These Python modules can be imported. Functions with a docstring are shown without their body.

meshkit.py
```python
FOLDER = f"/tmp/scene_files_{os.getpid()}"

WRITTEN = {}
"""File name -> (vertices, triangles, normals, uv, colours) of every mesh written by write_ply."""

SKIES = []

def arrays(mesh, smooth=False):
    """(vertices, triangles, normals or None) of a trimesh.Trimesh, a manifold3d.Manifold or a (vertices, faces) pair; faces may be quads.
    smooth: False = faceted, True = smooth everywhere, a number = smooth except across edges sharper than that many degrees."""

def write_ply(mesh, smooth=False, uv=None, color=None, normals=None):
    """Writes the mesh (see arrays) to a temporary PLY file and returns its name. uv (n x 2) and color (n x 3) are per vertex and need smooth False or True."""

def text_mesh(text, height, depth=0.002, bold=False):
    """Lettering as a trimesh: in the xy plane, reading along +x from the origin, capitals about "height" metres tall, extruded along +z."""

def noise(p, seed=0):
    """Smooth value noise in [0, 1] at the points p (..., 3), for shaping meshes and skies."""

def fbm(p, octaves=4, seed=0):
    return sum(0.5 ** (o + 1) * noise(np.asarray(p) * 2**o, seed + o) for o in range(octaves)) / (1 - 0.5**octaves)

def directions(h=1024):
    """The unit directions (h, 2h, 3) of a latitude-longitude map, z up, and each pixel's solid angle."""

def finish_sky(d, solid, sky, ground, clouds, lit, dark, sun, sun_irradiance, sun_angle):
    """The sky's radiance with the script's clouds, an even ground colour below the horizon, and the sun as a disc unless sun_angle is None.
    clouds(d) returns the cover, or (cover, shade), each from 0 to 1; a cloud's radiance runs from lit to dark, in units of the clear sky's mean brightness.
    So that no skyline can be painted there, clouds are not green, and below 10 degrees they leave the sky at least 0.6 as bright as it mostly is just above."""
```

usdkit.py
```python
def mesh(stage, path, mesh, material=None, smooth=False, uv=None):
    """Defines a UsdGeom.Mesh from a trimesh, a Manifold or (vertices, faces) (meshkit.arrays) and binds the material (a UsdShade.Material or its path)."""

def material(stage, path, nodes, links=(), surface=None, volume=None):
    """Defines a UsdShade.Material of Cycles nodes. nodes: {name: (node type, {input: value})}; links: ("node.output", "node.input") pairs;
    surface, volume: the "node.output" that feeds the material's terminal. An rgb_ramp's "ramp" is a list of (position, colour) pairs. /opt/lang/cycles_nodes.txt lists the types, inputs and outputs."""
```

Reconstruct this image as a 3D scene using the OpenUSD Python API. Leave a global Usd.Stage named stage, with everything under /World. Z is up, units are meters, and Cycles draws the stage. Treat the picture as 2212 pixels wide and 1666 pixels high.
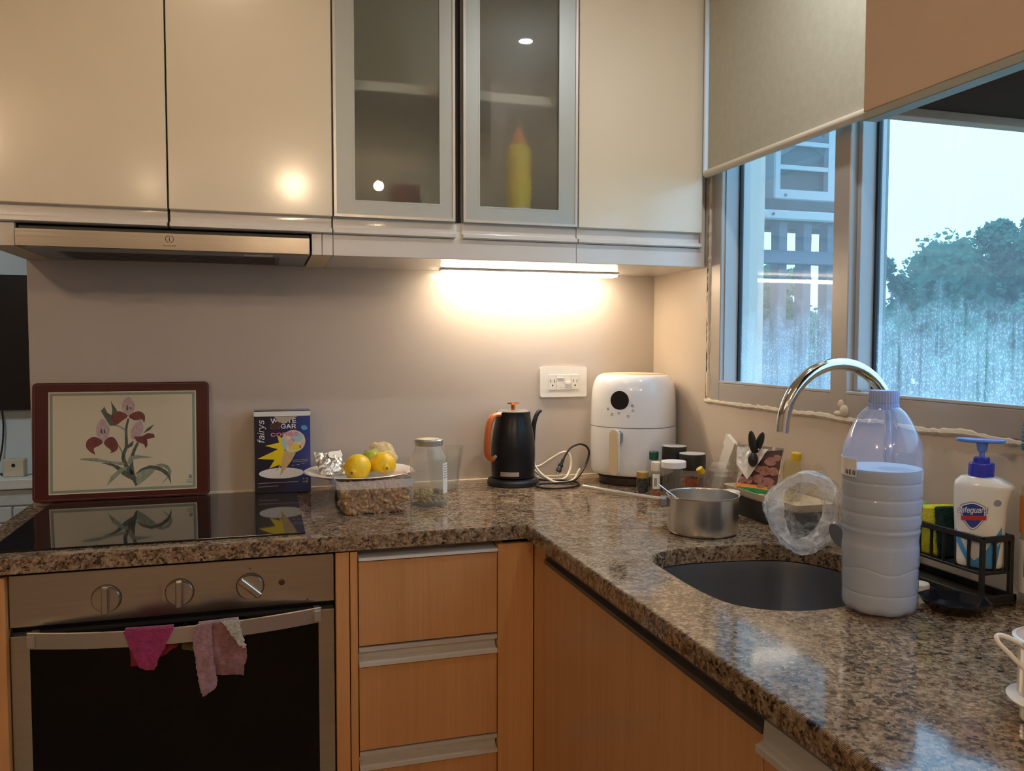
import math, random
import numpy as np
import trimesh
import manifold3d as m3d
import usdkit, meshkit
from shapely.geometry import Polygon, Point, LineString, box as sbox
from shapely import affinity
from pxr import Usd, UsdGeom, UsdLux, Sdf, Gf, UsdShade

stage = Usd.Stage.CreateInMemory()
UsdGeom.SetStageUpAxis(stage, 'Z')
UsdGeom.Xform.Define(stage, '/World')
PI = math.pi

# ------------------------------------------------------------------ camera, sky, lights, exposure
CAM = np.array([0.4624, -2.2854, 1.2956]); YAW, PITCH, ROLL, FPX = .2925, -.0513, .0015, 1775.9
EXPOSURE = 0.08
SKY_LOW, SKY_TOP = (.72, 1.42, 2.2), (1.10, 1.80, 2.5)
SKY_INT = 1.2
fwd = np.array([math.sin(YAW) * math.cos(PITCH), math.cos(YAW) * math.cos(PITCH), math.sin(PITCH)])
rgt = np.array([math.cos(YAW), -math.sin(YAW), 0]); upv = np.cross(rgt, fwd)
rgt, upv = math.cos(ROLL) * rgt + math.sin(ROLL) * upv, -math.sin(ROLL) * rgt + math.cos(ROLL) * upv
cam = UsdGeom.Camera.Define(stage, '/World/camera')
M = np.eye(4); M[0, :3] = rgt; M[1, :3] = upv; M[2, :3] = -fwd; M[3, :3] = CAM
cam.AddTransformOp().Set(Gf.Matrix4d(*M.flatten().tolist()))
cam.CreateHorizontalApertureAttr(36.0); cam.CreateFocalLengthAttr(36.0 * FPX / 2212)
cam.CreateClippingRangeAttr((0.05, 500.0)); cam.CreateExposureAttr(EXPOSURE)

dome = UsdLux.DomeLight.Define(stage, '/World/sky')
# even rain-grey overcast, a little paler overhead
usdkit.material(stage, '/World/Looks/overcast_sky', {'g': ('texture_coordinate', {}), 's': ('separate_xyz', {}), 'n': ('vector_math', {'math_type': 'normalize'}),
    'r': ('rgb_ramp', {'ramp': [(0, SKY_LOW), (.5, SKY_LOW), (1, SKY_TOP)]}), 'm': ('map_range', {'from_min': -1.0, 'from_max': 1.0}), 'b': ('background_shader', {'strength': SKY_INT})},
    [('g.generated', 'n.vector1'), ('n.vector', 's.vector'), ('s.z', 'm.value'), ('m.result', 'r.fac'), ('r.color', 'b.color')], 'b.background')
UsdShade.MaterialBindingAPI.Apply(dome.GetPrim()).Bind(UsdShade.Material.Get(stage, '/World/Looks/overcast_sky'))


def sphere_light(path, loc, radius, color, power):
    """power: total flux-like figure; the radiance is derived from the bulb's size"""
    l = UsdLux.SphereLight.Define(stage, path); l.CreateRadiusAttr(radius)
    l.CreateColorAttr(Gf.Vec3f(*color)); l.CreateIntensityAttr(power / (4 * PI * PI * radius * radius)); l.CreateNormalizeAttr(False)
    l.AddTranslateOp().Set(Gf.Vec3d(*loc)); return l


def disk_light(path, loc, radius, color, power, cone=None):
    l = UsdLux.DiskLight.Define(stage, path); l.CreateRadiusAttr(radius)
    l.CreateColorAttr(Gf.Vec3f(*color)); l.CreateIntensityAttr(power / (PI * PI * radius * radius)); l.CreateNormalizeAttr(False)
    l.AddTranslateOp().Set(Gf.Vec3d(*loc))
    if cone: UsdLux.ShapingAPI.Apply(l.GetPrim()).CreateShapingConeAngleAttr(cone)
    return l


WARM = (1.0, .72, .46); NEUTRAL = (1.0, .9, .8)
P_MAIN, P_SIDE, P_DOWN, P_FAR, P_CEIL, P_FILL = 27.0, 4.0, 4.0, 9.0, 1.2, 21.0
LED_STRENGTH = 52.0

# ------------------------------------------------------------------ helpers
used = {}
inv = {}


def numbered(parent, name):
    k = (parent, name); n = used.get(k, 0); used[k] = n + 1
    return name if n == 0 else f'{name}_{n:03d}'


def setd(p, label=None, cat=None, group=None, kind=None):
    for k, v in (('label', label), ('category', cat), ('group', group), ('kind', kind)):
        if v: p.SetCustomDataByKey(k, v)
    return p


def thing(name, label=None, cat=None, loc=(0, 0, 0), rz=0.0, group=None, kind=None, rx=0.0, ry=0.0):
    path = '/World/' + numbered('/World', name)
    x = UsdGeom.Xform.Define(stage, path)
    x.AddTranslateOp().Set(Gf.Vec3d(*map(float, loc)))
    R = np.eye(4)
    if rz: x.AddRotateZOp().Set(math.degrees(rz)); R = trimesh.transformations.rotation_matrix(rz, [0, 0, 1])
    if ry: x.AddRotateYOp().Set(math.degrees(ry)); R = R @ trimesh.transformations.rotation_matrix(ry, [0, 1, 0])
    if rx: x.AddRotateXOp().Set(math.degrees(rx)); R = R @ trimesh.transformations.rotation_matrix(rx, [1, 0, 0])
    T = np.eye(4); T[:3, 3] = loc
    inv[path] = np.linalg.inv(T @ R)
    return setd(x.GetPrim(), label, cat, group, kind)


def top(path): return '/'.join(str(path).split('/')[:3])


def obj(name, mesh, mat, parent=None, w=False, smooth=32, label=None, kind=None, cat=None, group=None):
    """One Mesh prim under parent (or /World). w: the mesh is given in world coordinates."""
    if isinstance(mesh, list): mesh = cat_(mesh)
    pp = '/World' if parent is None else str(parent.GetPath())
    if w and parent is not None:
        mesh = mesh.copy(); mesh.apply_transform(inv[top(pp)])
    path = pp + '/' + numbered(pp, name)
    g = usdkit.mesh(stage, path, mesh, mats[mat], smooth=smooth)
    return setd(g.GetPrim(), label, cat, group, kind)


def cat_(ms): return trimesh.util.concatenate([m for m in ms if m is not None])


def bx(x0, x1, y0, y1, z0, z1, b=0.0):
    x0, x1 = sorted((x0, x1)); y0, y1 = sorted((y0, y1)); z0, z1 = sorted((z0, z1))
    h = np.array([x1 - x0, y1 - y0, z1 - z0]) / 2; c = np.array([x0 + x1, y0 + y1, z0 + z1]) / 2
    b = min(b, h.min() * .8)
    if b <= 0:
        m = trimesh.creation.box(2 * h)
    else:
        p = []
        for s in np.array(np.meshgrid([-1, 1], [-1, 1], [-1, 1])).reshape(3, -1).T:
            for k in range(3):
                q = h - b; q[k] = h[k]; p.append(s * q)
        m = trimesh.convex.convex_hull(np.array(p))
    m.apply_translation(c); return m


def lathe(prof, n=40, arc=None):
    """Closed surface of revolution about z from (r, z) pairs; ends are closed to the axis."""
    prof = [(max(r, 0.0), z) for r, z in prof]
    v, f = [], []
    prev = None
    for r, z in prof:
        if r < 1e-6:
            cur = [len(v)]; v.append((0, 0, z))
        else:
            cur = list(range(len(v), len(v) + n))
            for k in range(n):
                a = 2 * PI * k / n; v.append((r * math.cos(a), r * math.sin(a), z))
        if prev is not None:
            for k in range(n):
                a, b_ = prev[k % len(prev)], prev[(k + 1) % len(prev)]
                c, d = cur[k % len(cur)], cur[(k + 1) % len(cur)]
                if len(prev) > 1: f.append((a, b_, d if len(cur) > 1 else c))
                if len(cur) > 1: f.append((a, d, c))
        prev = cur
    m = trimesh.Trimesh(np.array(v), np.array(f), process=False)
    return m


def lat(prof, n=40):
    p = list(prof)
    if p[0][0] > 1e-6: p = [(0, p[0][1])] + p
    if p[-1][0] > 1e-6: p = p + [(0, p[-1][1])]
    return lathe(p, n)


def vessel(outer, t=.0022, n=40, floor=.004):
    """Open vessel: outer profile from the bottom up, inner wall offset by t."""
    o = [(0, outer[0][1])] + list(outer)
    i = [(max(r - t, .001), max(z, outer[0][1] + floor)) for r, z in reversed(outer)]
    i = [i[0]] + i[1:]
    return lathe(o + i + [(0, outer[0][1] + floor)], n)


def spline(pts, n=8, closed=False):
    p = np.asarray(pts, float); out = []
    N = len(p)
    rng = range(N) if closed else range(N - 1)
    for i in rng:
        if closed: a, b, c, d = p[(i - 1) % N], p[i], p[(i + 1) % N], p[(i + 2) % N]
        else: a, b, c, d = p[max(i - 1, 0)], p[i], p[i + 1], p[min(i + 2, N - 1)]
        for t in np.linspace(0, 1, n, endpoint=False):
            out.append(.5 * ((2 * b) + (-a + c) * t + (2 * a - 5 * b + 4 * c - d) * t * t + (-a + 3 * b - 3 * c + d) * t ** 3))
    if not closed: out.append(p[-1])
    return np.array(out)


def tube(pts, r, n=10, closed=False, flat=1.0, up=None):
    """Tube along points with parallel-transport frames; r scalar or per point; flat squashes one axis."""
    p = np.asarray(pts, float); N = len(p)
    r = np.broadcast_to(np.asarray(r, float), (N,))
    if closed: t = np.roll(p, -1, 0) - np.roll(p, 1, 0)
    else: t = np.gradient(p, axis=0)
    t /= np.linalg.norm(t, axis=1, keepdims=True) + 1e-12
    a = np.array([0, 0, 1.0]) if up is None else np.array(up, float)
    if abs(a @ t[0]) > .95: a = np.array([1.0, 0, 0])
    A = []
    a = a - t[0] * (a @ t[0]); a /= np.linalg.norm(a)
    for k in range(N):
        a = a - t[k] * (a @ t[k]); a /= np.linalg.norm(a) + 1e-12; A.append(a)
    A = np.array(A); B = np.cross(t, A)
    ang = np.arange(n) * 2 * PI / n
    v = p[:, None] + r[:, None, None] * (np.cos(ang)[None, :, None] * A[:, None] * flat + np.sin(ang)[None, :, None] * B[:, None])
    v = v.reshape(-1, 3); f = []
    for i in range(N if closed else N - 1):
        j = (i + 1) % N
        for k in range(n):
            l = (k + 1) % n
            f += [(i * n + k, i * n + l, j * n + l), (i * n + k, j * n + l, j * n + k)]
    if not closed:
        v = np.vstack([v, p[0], p[-1]]); c0, c1 = N * n, N * n + 1
        for k in range(n):
            l = (k + 1) % n
            f += [(c0, l, k), (c1, (N - 1) * n + k, (N - 1) * n + l)]
    m = trimesh.Trimesh(v, np.array(f), process=False)
    if m.volume < 0: m.invert()
    return m


def prism(poly, z0, z1):
    if isinstance(poly, (list, tuple, np.ndarray)): poly = Polygon(poly)
    if not poly.is_valid: poly = poly.buffer(0)
    gs = getattr(poly, 'geoms', [poly])
    m = cat_([trimesh.creation.extrude_polygon(g, z1 - z0, engine='earcut') for g in gs if g.area > 1e-10])
    m.apply_translation((0, 0, z0)); return m


def rrect(x0, x1, y0, y1, r, n=6): return sbox(x0 + r, y0 + r, x1 - r, y1 - r).buffer(r, n)


def xz(m):
    """xy drawing -> upright facing -y"""
    m = m.copy(); v = np.array(m.vertices); m.vertices = np.stack([v[:, 0], -v[:, 2], v[:, 1]], 1); return m


def yz(m):
    """xy drawing -> upright facing -x (reads along -y)"""
    m = m.copy(); v = np.array(m.vertices); m.vertices = np.stack([-v[:, 2], -v[:, 0], v[:, 1]], 1); return m


def mv(m, x=0, y=0, z=0):
    m = m.copy(); m.apply_translation((x, y, z)); return m


def rot(m, deg, axis, c=(0, 0, 0)):
    m = m.copy(); m.apply_transform(trimesh.transformations.rotation_matrix(math.radians(deg), axis, c)); return m


def man(m): return m3d.Manifold(m3d.Mesh(vert_properties=np.asarray(m.vertices, np.float32), tri_verts=np.asarray(m.faces, np.uint32)))


def unman(m):
    k = m.to_mesh(); return trimesh.Trimesh(np.array(k.vert_properties[:, :3]), np.array(k.tri_verts), process=False)


def ell(rx, ry, rz, sub=3, loc=(0, 0, 0)):
    m = trimesh.creation.icosphere(sub, 1.0); m.apply_scale((rx, ry, rz)); m.apply_translation(loc); return m


def bump_noise(m, amp, scale, seed=0, octaves=3):
    m = m.copy(); v = np.array(m.vertices); n = np.array(m.vertex_normals)
    d = meshkit.fbm((v + 7) * scale, octaves, seed) - .5
    m.vertices = v + n * d[:, None] * amp; return m


def text(s, h, depth=.0004, bold=False, width=None, skew=0.0):
    m = meshkit.text_mesh(s, h, depth, bold); m.apply_translation(-m.bounds[0])
    if width:
        m.apply_scale((width / m.extents[0], 1, 1))
    if skew:
        v = np.array(m.vertices); v[:, 0] += v[:, 1] * skew; m.vertices = v
    return m


def patch(r, a0, a1, z0, z1, n=14, th=.0005):
    a = np.radians(np.linspace(a0, a1, n)); o = np.c_[np.cos(a), np.sin(a)]
    return prism(Polygon(np.vstack([o * (r + th), (o * r)[::-1]])), z0, z1)


def lin(*c):
    c = np.array(c[0] if len(c) == 1 else c, float) / 255
    return tuple(np.where(c < .04045, c / 12.92, ((c + .055) / 1.055) ** 2.4))


# ------------------------------------------------------------------ materials
mats = {}


def mat(name, nodes, links, surface):
    p = '/World/Looks/' + name
    mats[name] = usdkit.material(stage, p, nodes, links, surface=surface); return mats[name]


def pbr(name, col, rough=.5, metal=0.0, var=0.0, scale=(8, 8, 8), detail=4, bump=0.0, bscale=None, **kw):
    """Principled material; var mixes a darker and a lighter tone by noise in object space."""
    nodes = {'p': ('principled_bsdf', {'base_color': col, 'roughness': rough, 'metallic': metal, **kw})}
    links = []
    if var or bump:
        nodes['t'] = ('texture_coordinate', {}); nodes['m'] = ('mapping', {'scale': scale}); nodes['n'] = ('noise_texture', {'scale': 1.0, 'detail': detail, 'roughness': .6})
        links += [('t.object', 'm.vector'), ('m.vector', 'n.vector')]
    if var:
        a = tuple(x * (1 - var) for x in col); b = tuple(min(1, x * (1 + var)) for x in col)
        nodes['r'] = ('rgb_ramp', {'ramp': [(.3, a), (.7, b)]})
        links += [('n.fac', 'r.fac'), ('r.color', 'p.base_color')]
    if bump:
        nodes['b'] = ('bump', {'strength': 1.0, 'distance': bump})
        src = 'n.fac'
        if bscale:
            nodes['m2'] = ('mapping', {'scale': bscale}); nodes['n2'] = ('noise_texture', {'scale': 1.0, 'detail': 3})
            links += [('t.object', 'm2.vector'), ('m2.vector', 'n2.vector')]; src = 'n2.fac'
        links += [(src, 'b.height'), ('b.normal', 'p.normal')]
    return mat(name, nodes, links, 'p.BSDF')


def clear_film(name, tint=(.95, .96, .97), haze=.12, hazecol=(.9, .92, .95), rough=.08, ior=1.45, bump=0.0, bscale=90, fold_glint=0.0):
    """Thin clear plastic or glass that light passes straight through: transparent + a little haze + gloss by fresnel."""
    f0 = ((ior - 1) / (ior + 1)) ** 2
    nodes = {'t': ('transparent_bsdf', {'color': tint}), 'd': ('diffuse_bsdf', {'color': hazecol}), 'l': ('translucent_bsdf', {'color': hazecol}),
             'dl': ('mix_closure', {'fac': .5}), 'h': ('mix_closure', {'fac': haze}), 'g': ('glossy_bsdf', {'color': (1, 1, 1), 'roughness': rough}),
             'w': ('layer_weight', {'blend': .5}), 'fp': ('math', {'math_type': 'power', 'value2': 5.0}), 'f': ('math', {'math_type': 'multiply_add', 'value2': 1 - f0, 'value3': f0}), 'o': ('mix_closure', {})}
    links = [('d.BSDF', 'dl.closure1'), ('l.BSDF', 'dl.closure2'), ('t.BSDF', 'h.closure1'), ('dl.closure', 'h.closure2'),
             ('h.closure', 'o.closure1'), ('g.BSDF', 'o.closure2'), ('w.facing', 'fp.value1'), ('fp.value', 'f.value1'), ('f.value', 'o.fac')]
    if bump:
        nodes['n'] = ('noise_texture', {'scale': bscale, 'detail': 3}); nodes['c'] = ('texture_coordinate', {}); nodes['b'] = ('bump', {'strength': 1.0, 'distance': bump})
        links += [('c.object', 'n.vector'), ('n.fac', 'b.height'), ('b.normal', 'g.normal'), ('b.normal', 'w.normal')]
    if fold_glint:  # white haze along fold lines: painted highlights
        nodes.update({'cv': ('voronoi_texture', {'scale': 19.0, 'feature': 'distance_to_edge'}), 'cc': ('texture_coordinate', {}), 'cn': ('noise_texture', {'scale': 34.0, 'detail': 4}),
                      'cs': ('vector_math', {'math_type': 'scale', 'scale': .05}), 'ca': ('vector_math', {'math_type': 'add'}), 'cr': ('map_range', {'from_min': .13, 'from_max': 0.0, 'to_min': haze, 'to_max': haze + fold_glint, 'clamp': True})})
        links += [('cc.object', 'cn.vector'), ('cn.color', 'cs.vector1'), ('cc.object', 'ca.vector1'), ('cs.vector', 'ca.vector2'), ('ca.vector', 'cv.vector'), ('cv.distance', 'cr.value'), ('cr.result', 'h.fac')]
    return mat(name, nodes, links, 'o.closure')


def glow(name, col, strength): return mat(name, {'e': ('emission', {'color': col, 'strength': strength})}, [], 'e.emission')


# stone worktop: cells of tan, brown, grey and black
mat('granite', {
    'g': ('texture_coordinate', {}), 'dn': ('noise_texture', {'scale': 60.0, 'detail': 3}), 'dv': ('vector_math', {'math_type': 'scale', 'scale': .010}),
    'ad': ('vector_math', {'math_type': 'add'}), 'v': ('voronoi_texture', {'scale': 200.0, 'randomness': 1.0}), 'bw': ('separate_color', {}),
    'v2': ('voronoi_texture', {'scale': 560.0, 'randomness': 1.0}), 'bw2': ('separate_color', {}),
    'n': ('noise_texture', {'scale': 55.0, 'detail': 4, 'roughness': .65}), 'a1': ('math', {'math_type': 'multiply_add', 'value2': .45}), 'a2': ('math', {'math_type': 'multiply_add', 'value2': .95, 'value3': -.30}),
    'a3': ('math', {'math_type': 'multiply_add', 'value2': .22}),
    'r': ('rgb_ramp', {'ramp': [(.15, (.010, .008, .007)), (.28, (.055, .034, .021)), (.40, (.135, .085, .050)), (.55, (.225, .15, .088)), (.72, (.30, .215, .14)), (.86, (.34, .27, .20)), (1, (.46, .40, .33))]}),
    'p': ('principled_bsdf', {'roughness': .09, 'specular_ior_level': .6})},
    [('g.object', 'dn.vector'), ('dn.color', 'dv.vector1'), ('g.object', 'ad.vector1'), ('dv.vector', 'ad.vector2'), ('ad.vector', 'v.vector'), ('v.color', 'bw.color'),
     ('ad.vector', 'v2.vector'), ('v2.color', 'bw2.color'),
     ('g.object', 'n.vector'), ('n.fac', 'a2.value1'), ('bw.r', 'a1.value1'), ('a2.value', 'a1.value3'), ('bw2.g', 'a3.value1'), ('a1.value', 'a3.value3'), ('a3.value', 'r.fac'), ('r.color', 'p.base_color')], 'p.BSDF')


def wood(name, col, rough=.34, grain=(140, 140, 2.2), var=.16):
    a = tuple(x * (1 - var) for x in col); b = tuple(min(1, x * (1 + var)) for x in col)
    return mat(name, {'t': ('texture_coordinate', {}), 'm': ('mapping', {'scale': grain}), 'n': ('noise_texture', {'scale': 1.0, 'detail': 6, 'roughness': .65, 'distortion': .4}),
                      'm2': ('mapping', {'scale': tuple(g / 9 for g in grain)}), 'n2': ('noise_texture', {'scale': 1.0, 'detail': 2}), 'ad': ('mix_float', {'fac': .4}),
                      'r': ('rgb_ramp', {'ramp': [(.3, a), (.7, b)]}), 'p': ('principled_bsdf', {'roughness': rough, 'coat_weight': .25, 'coat_roughness': .18})},
               [('t.object', 'm.vector'), ('m.vector', 'n.vector'), ('t.object', 'm2.vector'), ('m2.vector', 'n2.vector'), ('n.fac', 'ad.a'), ('n2.fac', 'ad.b'), ('ad.result', 'r.fac'), ('r.color', 'p.base_color')], 'p.BSDF')


wood('oak_front', (.49, .25, .105))
wood('oak_frame', (.53, .265, .105))
pbr('tan_laminate', (.68, .52, .40), .38, var=.03, coat_weight=.3, coat_roughness=.15)
pbr('cream_gloss', (.76, .68, .535), .34, var=.02, scale=(3, 3, 3), coat_weight=.7, coat_roughness=.13)
pbr('white_gloss', (.70, .66, .61), .30, coat_weight=.5, coat_roughness=.08)
pbr('cabinet_inside', (.85, .83, .78), .6)
pbr('shelf_white', (.8, .78, .74), .4)
pbr('dark_gap', (.012, .010, .009), .7)  # near black puts the shade of gaps and carcasses into the colour
pbr('alu_frame', (.42, .455, .445), .42, metal=.35)
pbr('alu_profile', (.62, .60, .57), .32, metal=.45)
pbr('alu_handle', (.58, .55, .50), .30, metal=.9)
pbr('alu_dark', (.12, .11, .105), .38, metal=.6)
pbr('tile_wall', (.50, .445, .40), .34, var=.02, scale=(2, 2, 2), coat_weight=.5, coat_roughness=.12)
pbr('tile_right', (.58, .495, .41), .36, var=.02, scale=(2, 2, 2), coat_weight=.4, coat_roughness=.15)
pbr('wall_paint', (.66, .60, .52), .75)
pbr('wall_far', (.62, .66, .68), .8)
pbr('ceiling_paint', (.75, .71, .65), .8)
pbr('floor_tile', (.22, .17, .13), .35)
pbr('cabinet_under_shade', (.085, .062, .050), .95, specular_ior_level=.05)  # dark brown: the shade under the cabinet is put into the colour
pbr('caulk', (.68, .60, .48), .7, bump=.002, scale=(160, 160, 160))
pbr('frame_gap_dark', (.06, .045, .035), .8)
pbr('window_alu', (.42, .385, .355), .38, metal=.25)
pbr('window_alu_daylit', (.44, .46, .48), .4, metal=.1)  # same frame, with bluish daylight on the inner returns painted in
pbr('gasket', (.012, .014, .02), .6)
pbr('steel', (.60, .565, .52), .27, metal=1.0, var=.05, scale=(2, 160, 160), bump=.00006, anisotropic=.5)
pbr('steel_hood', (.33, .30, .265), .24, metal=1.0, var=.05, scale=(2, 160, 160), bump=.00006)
pbr('steel_sink', (.36, .36, .37), .34, metal=1.0, var=.05, scale=(30, 30, 30))
pbr('steel_pot', (.74, .72, .69), .24, metal=1.0)
pbr('chrome', (.82, .83, .85), .06, metal=1.0)
pbr('black_glass', (.004, .004, .005), .04, specular_ior_level=.7)
pbr('black_plastic', (.012, .012, .013), .42)
pbr('black_gloss', (.008, .008, .011), .10)
pbr('black_enamel', (.004, .0045, .006), .38, specular_ior_level=.3, coat_weight=.12, coat_roughness=.2)
pbr('white_plastic', (.78, .77, .75), .3, coat_weight=.4, coat_roughness=.1)
pbr('fryer_white', (.76, .77, .80), .28, coat_weight=.6, coat_roughness=.08)
pbr('grey_plastic', (.20, .21, .23), .35)
pbr('warm_grey_base', (.05, .042, .038), .4)
pbr('beige_plastic', (.62, .50, .31), .4)
pbr('lid_top_grey', (.50, .49, .51), .4)
pbr('cream_tray', (.62, .54, .40), .45)
pbr('copper', (.62, .20, .07), .28, metal=.9)
pbr('copper_handle', (.48, .105, .02), .3, coat_weight=.6, coat_roughness=.1)
pbr('white_cord', (.72, .66, .56), .45)
pbr('lemon', (.86, .56, .012), .38, var=.07, scale=(60, 60, 60), bump=.0006, bscale=(420, 420, 420))
pbr('lemon_tip', (.25, .17, .04), .7)
pbr('lime', (.34, .42, .03), .35, var=.15, scale=(60, 60, 60), bump=.0005, bscale=(420, 420, 420))
pbr('root_skin', (.52, .43, .23), .75, var=.2, scale=(70, 70, 160), bump=.002)
pbr('porcelain', (.80, .77, .73), .22, coat_weight=.5, coat_roughness=.05)
pbr('foil', (.55, .53, .50), .34, metal=.8)
pbr('paper_white', (.78, .76, .72), .6)
pbr('paper_print', (.25, .25, .27), .6)
pbr('lid_gold', (.62, .45, .16), .3, metal=.8)
pbr('lid_silver', (.60, .58, .55), .3, metal=.9)
pbr('lid_white', (.74, .74, .78), .4)
pbr('green_plastic', (.01, .09, .045), .4)
pbr('sauce_yellow', (.80, .60, .03), .4)
pbr('yellow_plastic', (.62, .44, .02), .4)
pbr('mulberry_cloth', (.25, .022, .10), .95, var=.22, scale=(130, 130, 130), bump=.003, sheen_weight=.15)
pbr('mulberry_dark', (.22, .012, .03), .95, var=.2, scale=(130, 130, 130), bump=.003)
pbr('pink_cloth', (.27, .15, .18), .95, var=.25, scale=(110, 110, 110), bump=.003, sheen_weight=.4)
pbr('rose_cloth', (.21, .095, .10), .95, var=.25, scale=(110, 110, 110), bump=.003, sheen_weight=.3)
pbr('grey_cloth', (.40, .40, .36), .95, var=.25, scale=(150, 150, 150), bump=.003)
pbr('khaki_cloth', (.09, .07, .03), .95, var=.2, scale=(110, 110, 110), bump=.003)
pbr('blind_fabric', (.50, .465, .36), .85, var=.06, scale=(55, 55, 55), bump=.0001)
pbr('blind_rail', (.70, .62, .50), .4)
pbr('board_red', (.060, .006, .005), .4, specular_ior_level=.25)
pbr('board_line', (.62, .53, .40), .4)
pbr('board_green', (.20, .25, .20), .4)
pbr('board_paper', (.55, .50, .38), .4, coat_weight=.4, coat_roughness=.12)
pbr('petal_red', (.13, .022, .022), .5, var=.3, scale=(90, 90, 90))
pbr('petal_lilac', (.42, .31, .33), .5, var=.2, scale=(120, 120, 120))
pbr('ink_dark', (.07, .055, .06), .5)
pbr('leaf_dark', (.055, .075, .06), .5, var=.35, scale=(110, 110, 60))
pbr('leaf_pale', (.21, .25, .19), .5, var=.25, scale=(110, 110, 60))
mat('box_navy', {'t': ('texture_coordinate', {}), 's': ('separate_xyz', {}), 'r': ('map_range', {'from_min': .02, 'from_max': .14, 'to_min': 0.0, 'to_max': 1.0, 'clamp': True}),
                 'c': ('rgb_ramp', {'ramp': [(0, (.004, .005, .018)), (.45, (.008, .010, .055)), (1, (.02, .05, .26))]}), 'p': ('principled_bsdf', {'roughness': .3, 'coat_weight': .4, 'coat_roughness': .1})},
    [('t.object', 's.vector'), ('s.x', 'r.value'), ('r.result', 'c.fac'), ('c.color', 'p.base_color')], 'p.BSDF')
pbr('print_yellow', (.80, .62, .01), .4)
pbr('print_white', (.80, .80, .82), .4)
pbr('print_pink', (.62, .22, .33), .4)
pbr('print_tan', (.58, .42, .20), .45, var=.15, scale=(200, 200, 80))
pbr('print_brown', (.06, .018, .012), .6)
pbr('carton_inside', (.45, .38, .28), .7)
pbr('print_cream', (.70, .62, .36), .45, var=.2, scale=(60, 60, 60))
pbr('print_sky', (.38, .55, .58), .45)
pbr('print_rose', (.72, .42, .38), .45)
pbr('print_red', (.55, .03, .03), .4)
pbr('print_navy', (.02, .05, .25), .4)
pbr('print_blue', (.06, .30, .60), .4)
pbr('print_orange', (.72, .25, .05), .45)
pbr('print_green', (.01, .22, .05), .45)
pbr('print_grey', (.30, .30, .32), .5)
pbr('nut_print', (.30, .13, .10), .5, var=.35, scale=(140, 140, 140))
pbr('soap_white', (.80, .79, .72), .28, coat_weight=.5, coat_roughness=.1)
pbr('pump_blue', (.02, .035, .48), .3, coat_weight=.4)
pbr('pump_light', (.10, .22, .70), .3, coat_weight=.4)
pbr('cap_blue', (.30, .42, .82), .45, subsurface_weight=0.0)
pbr('cap_white', (.80, .79, .75), .4)
pbr('sponge_yellow', (.78, .70, .03), .9, var=.12, scale=(300, 300, 300), bump=.003, bscale=(500, 500, 500))
pbr('scourer_green', (.008, .035, .022), .95, var=.4, scale=(400, 400, 400), bump=.003)
pbr('sponge_green', (.16, .42, .16), .9, var=.12, scale=(300, 300, 300), bump=.002)
pbr('teal', (.01, .23, .28), .5)
pbr('rice_water', (.48, .53, .60), .6, subsurface_weight=0.0)
pbr('ac_white', (.42, .43, .43), .5)
pbr('ac_dark', (.035, .037, .04), .5)
pbr('render_wall', (.12, .135, .15), .85, var=.1, scale=(12, 12, 12))
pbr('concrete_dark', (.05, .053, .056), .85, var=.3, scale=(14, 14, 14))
pbr('rail_dark', (.07, .075, .09), .6)
pbr('rail_grey', (.11, .12, .15), .6)
pbr('bark', (.06, .05, .04), .9)
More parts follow.
